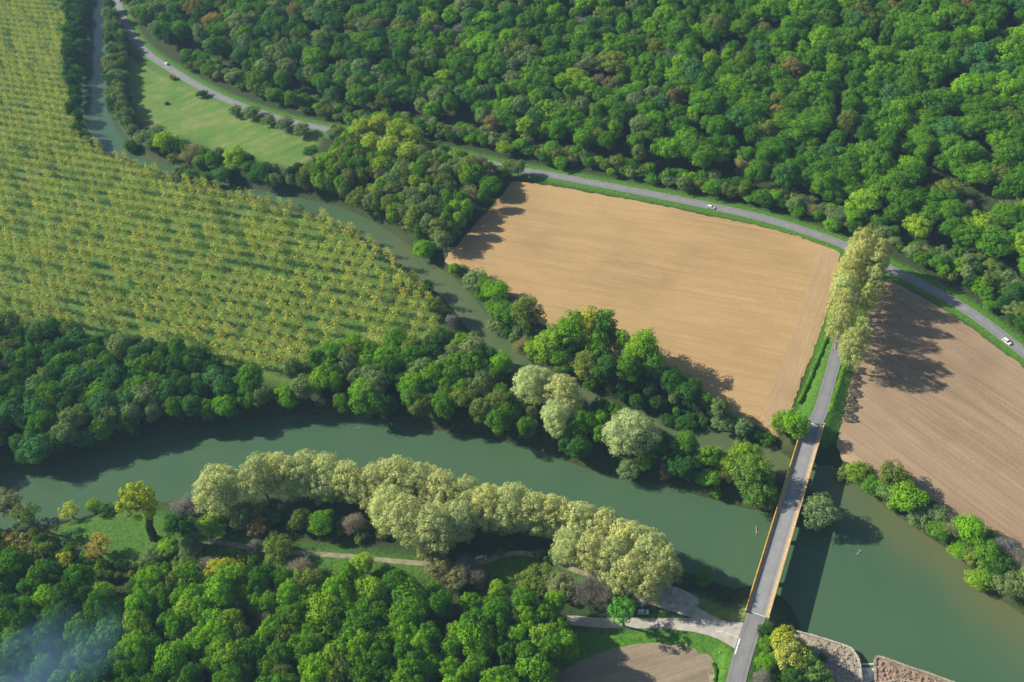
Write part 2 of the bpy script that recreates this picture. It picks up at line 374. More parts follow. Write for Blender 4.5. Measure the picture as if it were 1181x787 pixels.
f1 = [(592, 209), (640, 215), (700, 226), (760, 237), (820, 250), (870, 260), (920, 273), (969, 291), (964, 325), (956, 350), (947, 380), (935, 412), (921, 447), (908, 482), (897, 504), (880, 496), (850, 482), (815, 464), (780, 446), (740, 426),
      (700, 408), (660, 390), (625, 374), (600, 357), (575, 338), (545, 317), (519, 302), (512, 298), (530, 280), (552, 255), (575, 230)]
F1 = W(f1)
drape('tilled_field', ragged(F1), SOIL1, kind='structure', label='broad tan ploughed field between river and road')
hl = [(966, 293), (962, 325), (954, 350), (945, 380), (933, 412), (919, 447), (906, 482), (896, 503), (872, 496), (893, 440), (907, 405), (921, 370), (932, 335), (944, 286)]
drape('field_headland', W(hl), SOIL1H, off=.10, kind='structure')
f2 = [(1025, 322), (1060, 341), (1100, 365), (1145, 397), (1181, 424), (1260, 486), (1340, 560), (1300, 740), (1230, 690), (1181, 652), (1150, 628), (1120, 612), (1085, 595), (1055, 572), (1030, 556), (1000, 542), (972, 528), (966, 515), (972, 470), (984, 428), (994, 380), (1008, 340)]
drape('brown_field', ragged(W(f2)), SOIL2, kind='structure', label='pinkish brown bare field east of the approach road')
f3 = smooth(np.array([(560, 850), (600, 812), (632, 784), (660, 767), (700, 751), (745, 743), (785, 742), (808, 748), (822, 760), (826, 780), (820, 810), (800, 850), (740, 900), (620, 920), (560, 850)], float), 3)[:-1]
drape('small_field', ragged(W(f3), .4), SOIL3, kind='structure', label='small grey-brown field with curved edge near the junction')

# water
wxs = axis(-480, 440); wys = axis(70, 930)
def clip_water():
    keep = []
    south = W([(-400, 1000), (700, 900), (880, 770), (925, 737), (976, 751), (987, 760), (992, 770), (1008, 770), (1012, 763), (1052, 777), (1090, 789), (1160, 820), (1300, 905), (1500, 1050)], WATER)
    far = np.array([[2500, south[-1][1]], [2500, 2600], [-2600, 2600], [-2600, south[0][1]]])
    return np.vstack([south, far])
WP = clip_water()
bm = bmesh.new(); bm.faces.new([bm.verts.new((*p, WATER)) for p in WP]); bmesh.ops.triangulate(bm, faces=bm.faces[:])
for ax, (a, b) in ((0, (-460, 400)), (1, (90, 900))):
    for c in np.arange(a, b, 6.0):
        bmesh.ops.bisect_plane(bm, geom=bm.verts[:]+bm.edges[:]+bm.faces[:], plane_co=(c, 0, 0) if ax == 0 else (0, c, 0), plane_no=(1, 0, 0) if ax == 0 else (0, 1, 0), dist=1e-4)
for f in bm.faces:
    if f.normal.z < 0: f.normal_flip()
wme = D.meshes.new('river_water'); bm.to_mesh(wme); bm.free()
wc = np.zeros(len(wme.vertices)*3, np.float32); wme.vertices.foreach_get('co', wc); wc = wc.reshape(-1, 3)
ne = W([(900, 520), (957, 534), (987, 557), (1021, 585), (1066, 616), (1107, 643), (1155, 692), (1181, 710), (1260, 765)], WATER)
dn, _, _ = line_dist(wc[:, :2], ne)
shal = sstep(1-dn/26)*.8
chd, _, _ = line_dist(wc[:, :2], CH[:, :2]); shal = np.maximum(shal, sstep((12-chd)/6)*.5*sstep((470-wc[:, 1])/60))
fa = wme.attributes.new('shallow', 'FLOAT', 'POINT'); fa.data.foreach_set('value', shal.astype(np.float32))
def water_mat(name):
    q = NB(name); a = q.n('Attribute', attribute_name='shallow'); n1 = q.noise(q.coord(), .018, 4, .6); n2 = q.noise(q.coord(), .9, 4, .6); n3 = q.noise(q.coord(rad(20), (1, .3, 1)), .09, 4, .6)
    deep = q.ramp(n1, [(.3, (.052, .108, .055)), (.7, (.066, .124, .060))])
    c = q.mix(q.math('MULTIPLY', a.outputs['Fac'], q.ramp(n3, [(.3, (.55, .55, .55)), (.6, (1, 1, 1))])), deep, (.125, .130, .050))
    q.bump(n2, .22, .15)
    m_ = q.done(c, .10); q.b.inputs['IOR'].default_value = 1.33; q.b.inputs['Specular IOR Level'].default_value = .5; return m_
WMAT = water_mat('murky_green_water')
add('river_water', wme, WMAT, kind='structure', label='murky green river with a narrow side channel')
me = pymesh('lower_water', [(*p, LOWER) for p in W([(880, 775), (990, 775), (1010, 775), (1100, 800), (1200, 980), (800, 1000)], LOWER)], [range(6)])
add('lower_water', me, WMAT, kind='structure')

# roads as ribbons
def ribbon(name, L, width, mat, off=.16, zs=None, z_along=None, **props):
    L = np.asarray(L, float); P = L[:, :2]; t = np.gradient(P, axis=0); t /= np.linalg.norm(t, axis=1)[:, None]; n = np.stack([-t[:, 1], t[:, 0]], 1)
    k = 9; us = np.linspace(0, 1, k); V = []
    wv = np.full(len(P), width) if np.isscalar(width) else np.asarray(width)
    for i in range(len(P)):
        for u in us: V.append(P[i]+n[i]*wv[i]*(.5-u))
    V = np.array(V); z = terrain(V)+off if z_along is None else np.repeat(z_along, k)+off
    Fc = [(i*k+j, i*k+j+1, (i+1)*k+j+1, (i+1)*k+j) for i in range(len(P)-1) for j in range(k-1)]
    me = pymesh(name, np.column_stack([V, z]), Fc, True); a = me.attributes.new('across', 'FLOAT', 'POINT'); a.data.foreach_set('value', np.tile(us, len(P)).astype(np.float32))
    if me.polygons[0].normal.z < 0: me.flip_normals()
    return add(name, me, mat, **props)
ROADr = resample(ROAD, 2.5)
ribbon('road', ROADr, 5.8, ASPH, .16, kind='structure', label='grey country road curving along the foot of the wooded slope')
def stripe(name, L, off_side, wd, mat, dash=None, off=.20, z_along=None):
    """painted line following a road; one mesh for one road's line"""
    L = resample(L, .75); P = L[:, :2]; t = np.gradient(P, axis=0); t /= np.linalg.norm(t, axis=1)[:, None]; n = np.stack([-t[:, 1], t[:, 0]], 1)
    C_ = P+n*off_side; A = C_+n*wd/2; B = C_-n*wd/2; z = (terrain(C_) if L.shape[1] < 3 else L[:, 2])+off
    V, Fc = [], []
    for i in range(len(P)-1):
        if dash and (i*.75) % sum(dash) >= dash[0]: continue
        b = len(V); V += [(*A[i], z[i]), (*B[i], z[i]), (*B[i+1], z[i+1]), (*A[i+1], z[i+1])]; Fc.append((b, b+1, b+2, b+3))
    return add(name, pymesh(name, V, Fc), mat, kind='structure')
stripe('road_markings', ROAD, 0, .16, WORN, dash=(3, 6)); stripe('road_edge_markings', ROAD, 2.65, .12, WORN, dash=(3, 3)); stripe('road_edge_markings', ROAD, -2.65, .12, WORN, dash=(3, 3))
APPr, SOUr, MINr, FANr, TRKr = resample(APP, 2), resample(SOU, 2), resample(MIN, 2), resample(FAN, 2), resample(TRK, 2)
ribbon('approach_road', APPr, np.interp(np.arange(len(APPr)), [0, 8, len(APPr)-6, len(APPr)-1], [6.2, 5.6, 5.8, 11]), ASPH, .17, z_along=None, kind='structure', label='straight grey lane running from the bridge to the main road')
ribbon('junction_road', SOUr, 6.6, ASPH, .17, kind='structure', label='grey road leaving the south end of the bridge')
ribbon('minor_road', MINr, np.interp(np.arange(len(MINr)), [0, 4, 9, 14, len(MINr)-1], [11.5, 7.5, 5.4, 4.4, 3.6]), simple('pale_asphalt', (.38, .35, .30), .9, .2, .4), .135, kind='structure', label='pale side road curving west from the bridge junction')
ribbon('parking_access', FANr, np.interp(np.arange(len(FANr)), [0, 4, 9, 13, len(FANr)-1], [8, 4.4, 5, 8, 8]), GRAVEL, .12, kind='structure', label='pale gravel parking area beside the river')
ribbon('dirt_track', TRKr, 2.2, TRACK, .13, kind='structure', label='narrow bare earth track under the pale plane trees')
gp = smooth(W([(758, 684), (768, 678), (782, 680), (796, 687), (806, 695), (803, 702), (786, 699), (768, 693), (758, 684)]), 4)[:-1]; drape('gravel_patch', gp, GRAVEL, .16, kind='structure')
def quad_strip(name, a, b, wd, z, mat):
    a, b = np.array(a), np.array(b); d = (b-a)/np.linalg.norm(b-a); n = np.array([-d[1], d[0]])*wd/2
    zz = [tz(*a)+z, tz(*b)+z]
    me = pymesh(name, [(*(a+n), zz[0]), (*(a-n), zz[0]), (*(b-n), zz[1]), (*(b+n), zz[1])], [(0, 1, 2, 3)])
    if me.polygons[0].normal.z < 0: me.flip_normals()
    add(name, me, mat, kind='structure')
quad_strip('stop_line_marking', at(853.2, 737, 2.9)[:2], at(847.6, 755, 2.8)[:2], .5, .24, PAINT)
for a, b in (((825, 727.5), (833, 729.5)), ((837, 730.5), (845, 733.3)), ((847, 734), (852, 736))): quad_strip('junction_marking', at(*a, 2.8)[:2], at(*b, 2.8)[:2], .22, .25, PAINT)
stripe('lane_markings', SOUr[4:], 0, .14, WORN, dash=(3, 6), off=.20)
stripe('approach_markings', APPr, 0, .12, WORN, dash=(1.5, 6), off=.22)

# ------------------------------------------------------------------ bridge
bl = float(np.linalg.norm(BB-BA)); bz = math.atan2(bdir[1], bdir[0])
br = empty('road_bridge', (*((BA+BB)/2), 0), bz, label='long straight road bridge with ochre parapets crossing the green river', category='bridge')
WD = 8.9
MB().box((0, 0, DECK-.55), (bl, WD-.3, 1.0)).build('deck', PIER, br)
# deck in bridge-local coordinates: x along, y across (left = west = +y)
def plate(name, y0, y1, z, mat, x0=-bl/2, x1=bl/2, across=False):
    n = 30; k = 9; xs = np.linspace(x0, x1, n); us = np.linspace(0, 1, k)
    V = [(x, y0+(y1-y0)*u, z) for x in xs for u in us]; Fc = [(i*k+j, (i+1)*k+j, (i+1)*k+j+1, i*k+j+1) for i in range(n-1) for j in range(k-1)]
    me = pymesh(name, V, Fc); a = me.attributes.new('across', 'FLOAT', 'POINT'); a.data.foreach_set('value', np.tile(us, n).astype(np.float32))
    return add(name, me, mat, br)
plate('carriageway', -2.95, 2.95, DECK+.14, ASPH2, -bl/2-1.5, bl/2+1.5)
for s in (-1, 1):
    MB().box((0, s*3.50, DECK+.13), (bl, 1.02, .36), bev=.03).build('footway', CONC, br)
    b = MB(); b.box((0, s*4.19, DECK-.30), (bl+.3, .42, .95)).build('edge_beam', OCHRE if s > 0 else PALEP, br)
    p = MB(); p.box((0, s*4.19, DECK+.68), (bl, .26, .95))
    p.box((0, s*4.19, DECK+1.20), (bl+.1, .38, .12), bev=.02)
    par = p.build('parapet', OCHRE if s > 0 else PALEP, br)
    q = MB()
    for k in range(25): q.box((-bl/2+.6+k*(bl-1.2)/24, s*4.19, DECK+.66), (.34, .46, 1.0))
    q.build('post_row', OCHRE if s > 0 else PALEP, par, kind='stuff')
    for e in (-1, 1):
        MB().box((e*(bl/2+.35), s*4.19, DECK+.7), (.6, .6, 1.5), bev=.04).box((e*(bl/2+.35), s*4.19, DECK+1.52), (.74, .74, .14), bev=.02).build('end_pillar', CONC, br)
    MB().box((0, s*2.75, DECK+.146), (bl, .10, .004)).build('edge_line', WORN, br)
b = MB()
for k in range(11): b.box((-bl/2+5+k*9, 0, DECK+.147), (3.0, .13, .004))
b.build('centre_line', WORN, br, kind='stuff')
for e in (-1, 1):
    MB().box((e*(bl/2-.2), 0, DECK+.148), (.22, 5.8, .006)).build('expansion_joint', PAINT, br)
    MB().box((e*(bl/2-.6), 0, DECK-4.6), (1.6, WD-.4, 7.0)).build('abutment', PIER, br)
for k, x in enumerate((-29, -9, 10, 30)):
    p = MB(); p.box((x, 0, DECK-6), (1.4, WD-2.0, 9.8), bev=.3); p.box((x, 0, DECK-1.4), (1.9, WD-.9, .75), bev=.1); p.build('pier', PIER, br)
for s in (-1, 1):
    for k in range(4):
        MB().box((0, s*(.9+(k % 2)*1.9), DECK-1.55), (bl, .45, 1.0)).build('girder', PIER, br) if k < 2 else None

# quay and wall by the weir
def prism(name, poly, z0, z1, mat, bev=0, **props):
    bm = bmesh.new(); f = bm.faces.new([bm.verts.new((*p, z0)) for p in poly]); r = bmesh.ops.extrude_face_region(bm, geom=[f])
    for v in r['geom']:
        if isinstance(v, bmesh.types.BMVert): v.co.z = z1
    bmesh.ops.recalc_face_normals(bm, faces=bm.faces); bmesh.ops.triangulate(bm, faces=[f for f in bm.faces if len(f.verts) > 4])
    me = D.meshes.new(name); bm.to_mesh(me); bm.free(); return add(name, me, mat, **props)
QZ = -2.6
qp = W([(914, 727), (945, 735.5), (977, 746), (985, 752), (991, 764), (994, 790), (992, 812), (955, 812), (905, 760)], QZ)
q = prism('stone_quay', qp, -8, QZ, STONE, label='pale stone quay with a straight edge west of the weir', category='quay')
cp = resample(smooth(W([(914, 727), (945, 735.5), (977, 746), (985, 752), (991, 764), (994, 790)], QZ), 4), 1.2)
def coping(L, z, parent, mat, hgt=.5, wd=.7):
    n_ = len(L); t = np.gradient(L, axis=0); t /= np.linalg.norm(t, axis=1)[:, None]; n = np.stack([-t[:, 1], t[:, 0]], 1); b = MB()
    for i in range(n_-1):
        c = (L[i]+L[i+1])/2; d = L[i+1]-L[i]; b.box((c[0]+rnd.uniform(-.05, .05), c[1], z+hgt/2-.1+rnd.uniform(-.04, .06)), (np.linalg.norm(d)*.94, wd*rnd.uniform(.85, 1.2), hgt), math.atan2(d[1], d[0]), .05)
    b.build('coping', mat, parent)
coping(cp, QZ, q, simple('pale_coping', (.42, .38, .29), .9, .3, 1.2))
WZ = -3.0
wp = W([(1009, 758), (1014, 757.5), (1030, 763), (1052, 770.5), (1090, 783.5), (1160, 812), (1152, 830), (1085, 806), (1040, 797), (1012, 797), (1009, 775)], WZ)
q = prism('stone_embankment', wp, -8, WZ, RUBBLE, label='reddish rubble embankment with pale rim east of the weir', category='embankment')
coping(resample(smooth(W([(1010, 785), (1009, 768), (1010, 759), (1014, 757.8), (1030, 763.2), (1052, 770.8), (1090, 784), (1160, 812.5)], WZ), 4), 1.3), WZ, q, STONE, .5, .9)
coping(resample(smooth(W([(1011, 790), (1040, 784), (1070, 795), (1110, 812)], WZ), 4), 1.3), WZ, q, STONE, .45, .8)
def rubble(poly, z, mat, parent, n, smin, smax):
    P_ = W(poly, z); (x0, y0), (x1, y1) = P_.min(0), P_.max(0); b = MB(); k = 0
    while k < n:
        x, y = rnd.uniform(x0, x1), rnd.uniform(y0, y1)
        if not inside(np.array([[x, y]]), P_)[0]: continue
        s_ = rnd.uniform(smin, smax); r = bmesh.ops.create_icosphere(b.bm, subdivisions=1, radius=s_, matrix=Matrix.Translation((x, y, z+s_*.15)) @ Matrix.Rotation(rnd.uniform(0, 3), 4, 'Z') @ Matrix.Diagonal((rnd.uniform(.8, 1.6), 1, rnd.uniform(.4, .8), 1)))
        for v in r['verts']: v.co += Vector((rnd.uniform(-.2, .2), rnd.uniform(-.2, .2), rnd.uniform(-.12, .12)))*s_
        k += 1
    b.build('rubble', mat, parent, kind='stuff')
rubble([(940, 737), (977, 748), (984, 756), (990, 770), (992, 800), (970, 805), (950, 775)], QZ, STONE, D.objects['stone_quay'], 230, .2, .6)
rubble([(1013, 762), (1030, 768), (1090, 790), (1150, 815), (1130, 820), (1060, 800), (1015, 790)], WZ, RUBBLE, D.objects['stone_embankment'], 420, .25, .7)
wr = empty('river_weir', at(1000, 768, WATER), 0, label='small weir with white water between the stone quay and embankment', category='weir')
def local(o, pts): return [tuple(np.array(p)-np.array(o.location)) for p in pts]
A0, A1 = at(990, 766, WATER), at(1010.5, 766, WATER); B0, B1 = at(991, 786, LOWER), at(1013, 786, LOWER)
V = []; n = 10
for i in range(n+1):
    t = i/n; zc = WATER+.03+(LOWER+.12-WATER)*sstep(t)
    for j in range(13):
        u = j/12; p = (A0*(1-u)+A1*u)*(1-t)+(B0*(1-u)+B1*u)*t; V.append((p[0], p[1], zc+.12*math.sin(j*2.1+i*.7)*t))
me = pymesh('chute', local(wr, V), [(i*13+j, i*13+j+1, (i+1)*13+j+1, (i+1)*13+j) for i in range(n) for j in range(12)], True)
qn = NB('chute_water'); f_ = qn.noise(qn.coord(rad(-4), (1.6, .25, 1)), .8, 4, .7); qn.done(qn.ramp(f_, [(.34, (.12, .22, .19)), (.48, (.35, .48, .46)), (.60, (.80, .85, .85))]), .35)
add('chute', me, qn.m, wr)
b = MB()
for k in range(16):
    p = B0+(B1-B0)*(k/15); b.tube((p[0]-wr.location.x, p[1]-rnd.uniform(0, 1.6)-wr.location.y, LOWER+.05-WATER), (p[0]+.8-wr.location.x, p[1]-rnd.uniform(0, 1.0)-wr.location.y, LOWER+.2-WATER), .4, .15, 6)
b.build('foam', FOAM, wr, True)
MB().tube((A0[0]-wr.location.x, A0[1]-wr.location.y, -.05), (A1[0]-wr.location.x, A1[1]-wr.location.y, -.05), .22, .22, 8).build('crest', FOAM, wr)

# ------------------------------------------------------------------ cars
def make_car(name, loc, rz, paint, label, van=False):
    root = empty(name, loc, rz, label=label, category='van' if van else 'car')
    Lh, hw, H = (2.35, .95, 1.95) if van else (2.15, .87, 1.46)
    hood = H*.56
    pr_ = [(-Lh, .35), (-Lh, hood*1.02), (-Lh+.12, hood*1.08), (Lh-1.15, hood*1.08), (Lh-.25, hood*.92), (Lh, hood*.72), (Lh, .35)]
    def loft(prof, hw0, hw1, zmid, nm, mat, parent):
        n_ = len(prof); V = []
        for sx, sw in ((-1, hw0), (-.9, 1), (.9, 1), (1, hw0)):
            for x, z in prof: V.append((x*(1 if abs(sx) < 1 else .985), (hw*sx if abs(sx) < 1 else hw*sx), z if abs(sx) < 1 else z-.04*(z > .6)))
        Fc = [(r*n_+i, r*n_+(i+1) % n_, (r+1)*n_+(i+1) % n_, (r+1)*n_+i) for r in range(3) for i in range(n_)]+[tuple(range(n_)), tuple(range(3*n_, 4*n_))]
        return MB().poly(V, Fc).build(nm, mat, parent)
    body = loft(pr_, 1, 1, 0, 'body', paint, root)
    zb, zt = hood*1.07, H
    xs_ = (-Lh+.15, -Lh+.45, Lh-1.75 if not van else Lh-1.2, Lh-1.05 if not van else Lh-.6)
    def cab(x0, x1, x2, x3, z0, z1, w0, w1, nm, mat, par):
        V = [(x0, -w0, z0), (x3, -w0, z0), (x3, w0, z0), (x0, w0, z0), (x1, -w1, z1), (x2, -w1, z1), (x2, w1, z1), (x1, w1, z1)]
        return MB().poly(V, [(0, 1, 2, 3), (4, 5, 6, 7), (0, 1, 5, 4), (1, 2, 6, 5), (2, 3, 7, 6), (3, 0, 4, 7)]).build(nm, mat, par)
    cab(xs_[0], xs_[1], xs_[2], xs_[3], zb, zt-.06, hw*.93, hw*.76, 'window_band', GLASS, root)
    cab(xs_[1]-.06, xs_[1], xs_[2], xs_[2]+.08, zt-.08, zt, hw*.79, hw*.72, 'roof', paint, root)
    for sx in (-1, 1):
        for sy in (-1, 1):
            wl = MB().tube((sx*Lh*.62, sy*(hw-.2), .32), (sx*Lh*.62, sy*(hw+.03), .32), .32, n=16).build('wheel', RUBBER, root)
            MB().tube((sx*Lh*.62, sy*(hw+.03), .32), (sx*Lh*.62, sy*(hw+.05), .32), .19, n=12).build('rim', CHROME, wl)
    for sy in (-1, 1):
        MB().box((Lh-.03, sy*hw*.72, hood*.72), (.12, .3, .14), bev=.02).build('headlight', LAMPW, root)
        MB().box((-Lh+.01, sy*hw*.8, hood*.8), (.08, .2, .2), bev=.02).build('tail_light', LAMPR, root)
    return root
def road_ang(x, y):
    P = at(x, y)[:2]; i = int(np.argmin(np.linalg.norm(ROADr-P, axis=1))); i = min(i, len(ROADr)-2); d = ROADr[i+1]-ROADr[i]
    return ROADr[i], math.atan2(d[1], d[0]), np.array([-d[1], d[0]])/np.linalg.norm(d)
for x, y, s, lb in ((192, 75, -1, 'white car on the road beside the green meadow'), (823.5, 238, 1, 'white car on the road above the tan field'), (1165, 393.5, 1, 'white car on the road above the brown field')):
    p, a, n = road_ang(x, y); p = p+n*1.6*(-s)
    make_car('white_car', (p[0], p[1], tz(*p)+.17), a+(0 if s > 0 else math.pi), WHITE, lb)
p = at(741.5, 706.5, .9); make_car('parked_car', (p[0], p[1], tz(p[0], p[1])+.16), rad(-8), WHITE, 'white car parked beside a blue one near the river junction')
p = at(735.5, 700, .9); make_car('parked_car', (p[0], p[1], tz(p[0], p[1])+.16), rad(-14), BLUE, 'dark blue car parked behind a white one near the river junction')
p = at(554.5, 645.5, 0); make_car('parked_van', (p[0], p[1], tz(p[0], p[1])+.14), rad(6), SILVER, 'pale blue-grey van parked in shade on the dirt track', True)

# ------------------------------------------------------------------ small furniture
def post(name, px, py, z, label, cat, fn):
    p = at(px, py, z); r = empty(name, (p[0], p[1], tz(p[0], p[1])), 0, label=label, category=cat); fn(r); return r
def f_sign(r): MB().tube((0, 0, 0), (0, 0, 2.0), .05).build('post', METAL, r); MB().box((0, -.06, 1.7), (1.0, .06, 1.0), bev=.02).build('sign_panel', WSIGN, r)
def f_mark(r): MB().tube((0, 0, 0), (0, 0, 1.0), .16, .13).build('post', WSIGN, r); MB().tube((0, 0, 1.0), (0, 0, 1.1), .14, .05).build('cap', METAL, r)
def f_lamp(r):
    MB().tube((0, 0, 0), (0, 0, 6.2), .10, .06).build('pole', METAL, r); MB().tube((0, 0, 6.15), (.9, 0, 6.4), .05).build('arm', METAL, r); MB().box((1.1, 0, 6.38), (.6, .24, .12), bev=.03).build('lamp_head', METAL, r)
def f_bin(r): MB().tube((0, 0, 0), (0, 0, 1.15), .55, .62, 12).build('body', YELLOW, r); MB().tube((0, 0, 1.15), (0, 0, 1.55), .62, .2, 12).build('lid', YELLOW, r)
def f_box(r): MB().box((0, 0, .75), (1.1, .6, 1.5), bev=.04).build('body', WSIGN, r); MB().box((0, 0, 1.55), (1.25, .75, .12), bev=.02).build('lid', METAL, r)
post('road_sign', 968.5, 424, 1.4, 'white road sign beside the lane below the tall plane trees', 'sign', f_sign)
post('marker_post', 610.5, 205.5, 0, 'white box beside the road at the corner of the tan field', 'cabinet', f_box).name = 'roadside_cabinet'
post('marker_post', 724.5, 226.5, 0, 'short white marker post on the verge above the tan field', 'post', f_mark)
post('marker_post', 830, 752.5, 1.5, 'short white marker post in grass by the small field', 'post', f_mark)
post('street_lamp', 760, 694, 1, 'grey lamp post at the gravel parking area', 'street lamp', f_lamp)
post('waste_bin', 758.5, 697, 1, 'yellow-green waste bin beside the gravel parking area', 'bin', f_bin)
def drift(px, py, label):
    p = at(px, py, WATER); b = MB(); b.tube((-1.6, 0, .05), (1.8, .4, .25), .16, .07); b.tube((.2, .1, .1), (.9, 1.3, .5), .08, .03); b.tube((-.6, 0, .1), (-.9, -.9, .5), .07, .03)
    o = b.build('drift_branch', WOOD, label=label, category='driftwood'); o.location = p; o.rotation_euler.z = rnd.uniform(0, 3)
drift(412, 494, 'pale branch floating near the wooded north bank'); drift(991, 638, 'pale branch afloat beyond the shadow of the island tree'); drift(873, 612, 'pale snag in the water at the tip of the island')

# ------------------------------------------------------------------ trees
def quads_mesh(name, C, N, S, clump, asp=1.0, mat=None):
    """leaf sprays: one small bent quad each, centre C, normal N, size S"""
    n = len(C); N = N/np.linalg.norm(N, axis=1)[:, None]; r = rs.normal(size=(n, 3)); T = np.cross(N, r); T /= np.linalg.norm(T, axis=1)[:, None]; B = np.cross(N, T)
    S = S[:, None]; V = np.empty((n, 4, 3))
    j = lambda: rs.uniform(.7, 1.25, (n, 1))
    V[:, 0] = C-T*S*j()-B*S*asp*.3*j(); V[:, 1] = C+B*S*asp*j()*-.9+N*S*.15; V[:, 2] = C+T*S*j()+B*S*asp*.25*j(); V[:, 3] = C+B*S*asp*j()+N*S*.1
    me = D.meshes.new(name); me.vertices.add(4*n); me.vertices.foreach_set('co', V.astype(np.float32).ravel())
    idx = np.arange(4*n, dtype=np.int32); me.loops.add(4*n); me.loops.foreach_set('vertex_index', idx); me.polygons.add(n); me.polygons.foreach_set('loop_start', np.arange(0, 4*n, 4, dtype=np.int32)); me.update(calc_edges=True)
    a = me.attributes.new('clump', 'FLOAT', 'FACE'); a.data.foreach_set('value', np.clip(clump, 0, 1).astype(np.float32)); me.materials.append(mat or LEAF); return me
def sphere_pts(n):
    v = rs.normal(size=(n, 3)); return v/np.linalg.norm(v, axis=1)[:, None]
def crown(name, R, z0, H, lobes, lr, per, leaf, shape='dome', out=.9, mat=None, asp=.8, fill=.12):
    """crown of leaf clumps: lobe centres over an uneven dome, leaf sprays over each lobe"""
    Cs, Ns, Ss, Ks = [], [], [], []
    hc = H-z0; ph = rs.uniform(0, 6.28, 4)
    k = np.arange(lobes)+.5
    for i in range(lobes):
        t = k[i]/lobes; th = 2.399963*i+rs.uniform(-.5, .5)
        if shape == 'dome': zz = 1-1.55*t; rr = math.sqrt(max(.02, 1-zz*zz)); rr = rr if zz > 0 else rr*.98
        elif shape == 'tall': zz = 1-1.9*t; rr = (max(.02, 1-abs(zz)**2.4))**.5*(1-.18*zz)
        else: zz = 1-1.9*t; rr = math.sqrt(max(.05, 1-zz*zz))
        un = 1+.16*math.sin(2*th+ph[0])+.12*math.sin(3*th+ph[1]+2*zz)
        inr = rs.uniform(.78, 1.0) if i % 5 else rs.uniform(.3, .6)
        RR = (R-lr*.75)*un*inr
        c = np.array([RR*rr*math.cos(th), RR*rr*math.sin(th), z0+hc*.5+ (hc*.5-lr*.7)*zz*inr+rs.uniform(-.3, .3)])
        r = lr*rs.uniform(.65, 1.3); v = sphere_pts(per); v = v[v[:, 2] > -.75]
        rad_ = rs.uniform(.72, 1.08, (len(v), 1)); Cs.append(c+v*r*rad_*np.array([1, 1, .85])); g = c-np.array([0, 0, z0+hc*.35]); g /= max(1e-3, np.linalg.norm(g))
        Ns.append(v*out+g*.35+rs.normal(size=v.shape)*.38); Ss.append(np.full(len(v), leaf)*rs.uniform(.6, 1.3, len(v))); Ks.append(np.clip(rs.uniform(.15, .85)+rs.uniform(-.2, .2, len(v)), 0, 1))
    nf = int(lobes*per*fill); v = sphere_pts(nf)*rs.uniform(.2, .72, (nf, 1)); Cs.append(v*np.array([R, R, hc*.48])+np.array([0, 0, z0+hc*.48])); Ns.append(rs.normal(size=(nf, 3))); Ss.append(np.full(nf, leaf*1.9)); Ks.append(rs.uniform(.0, .4, nf))
    return quads_mesh(name, np.vstack(Cs), np.vstack(Ns), np.concatenate(Ss), np.concatenate(Ks), asp, mat)
def twig_crown(name, R, z0, H, n):
    """leafless crown: limbs forking into many fine upright twigs with a thin flush of buds"""
    nl = 16; lob = np.array([[math.cos(2.4*i)*R*.66*math.sqrt((i+.5)/nl), math.sin(2.4*i)*R*.66*math.sqrt((i+.5)/nl), z0+(H-z0)*(rs.uniform(.35, .8)-.28*(i/nl))] for i in range(nl)]); li = rs.randint(0, nl, n)
    c = lob[li]+sphere_pts(n)*rs.uniform(.3, 1.0, (n, 1))**.6*np.array([R, R, (H-z0)*.45])*(.28+.16*((li*.73) % 1))[:, None]
    g = c-np.array([0, 0, z0*.3]); g /= np.linalg.norm(g, axis=1)[:, None]; g = g+rs.normal(size=g.shape)*.35; g /= np.linalg.norm(g, axis=1)[:, None]
    me = D.meshes.new(name); L = rs.uniform(.7, 1.9, (n, 1)); w_ = rs.uniform(.03, .07, (n, 1)); s = np.cross(g, rs.normal(size=g.shape)); s /= np.linalg.norm(s, axis=1)[:, None]; s2 = np.cross(g, s)
    a, b = c-g*L*.5, c+g*L*.5
    P = np.stack([a+s*w_, a-s*w_, a+s2*w_, b], 1); me.vertices.add(4*n); me.vertices.foreach_set('co', P.astype(np.float32).ravel())
    b0 = np.arange(n)[:, None]*4; tri = np.concatenate([b0+[0, 1, 3], b0+[1, 2, 3], b0+[2, 0, 3]], 1).astype(np.int32)
    me.loops.add(tri.size); me.loops.foreach_set('vertex_index', tri.ravel()); me.polygons.add(3*n); me.polygons.foreach_set('loop_start', np.arange(0, 9*n, 3, dtype=np.int32)); me.update(calc_edges=True)
    a_ = me.attributes.new('clump', 'FLOAT', 'FACE'); a_.data.foreach_set('value', np.repeat(rs.uniform(0, 1, n), 3).astype(np.float32)); me.materials.append(TWIG); return me
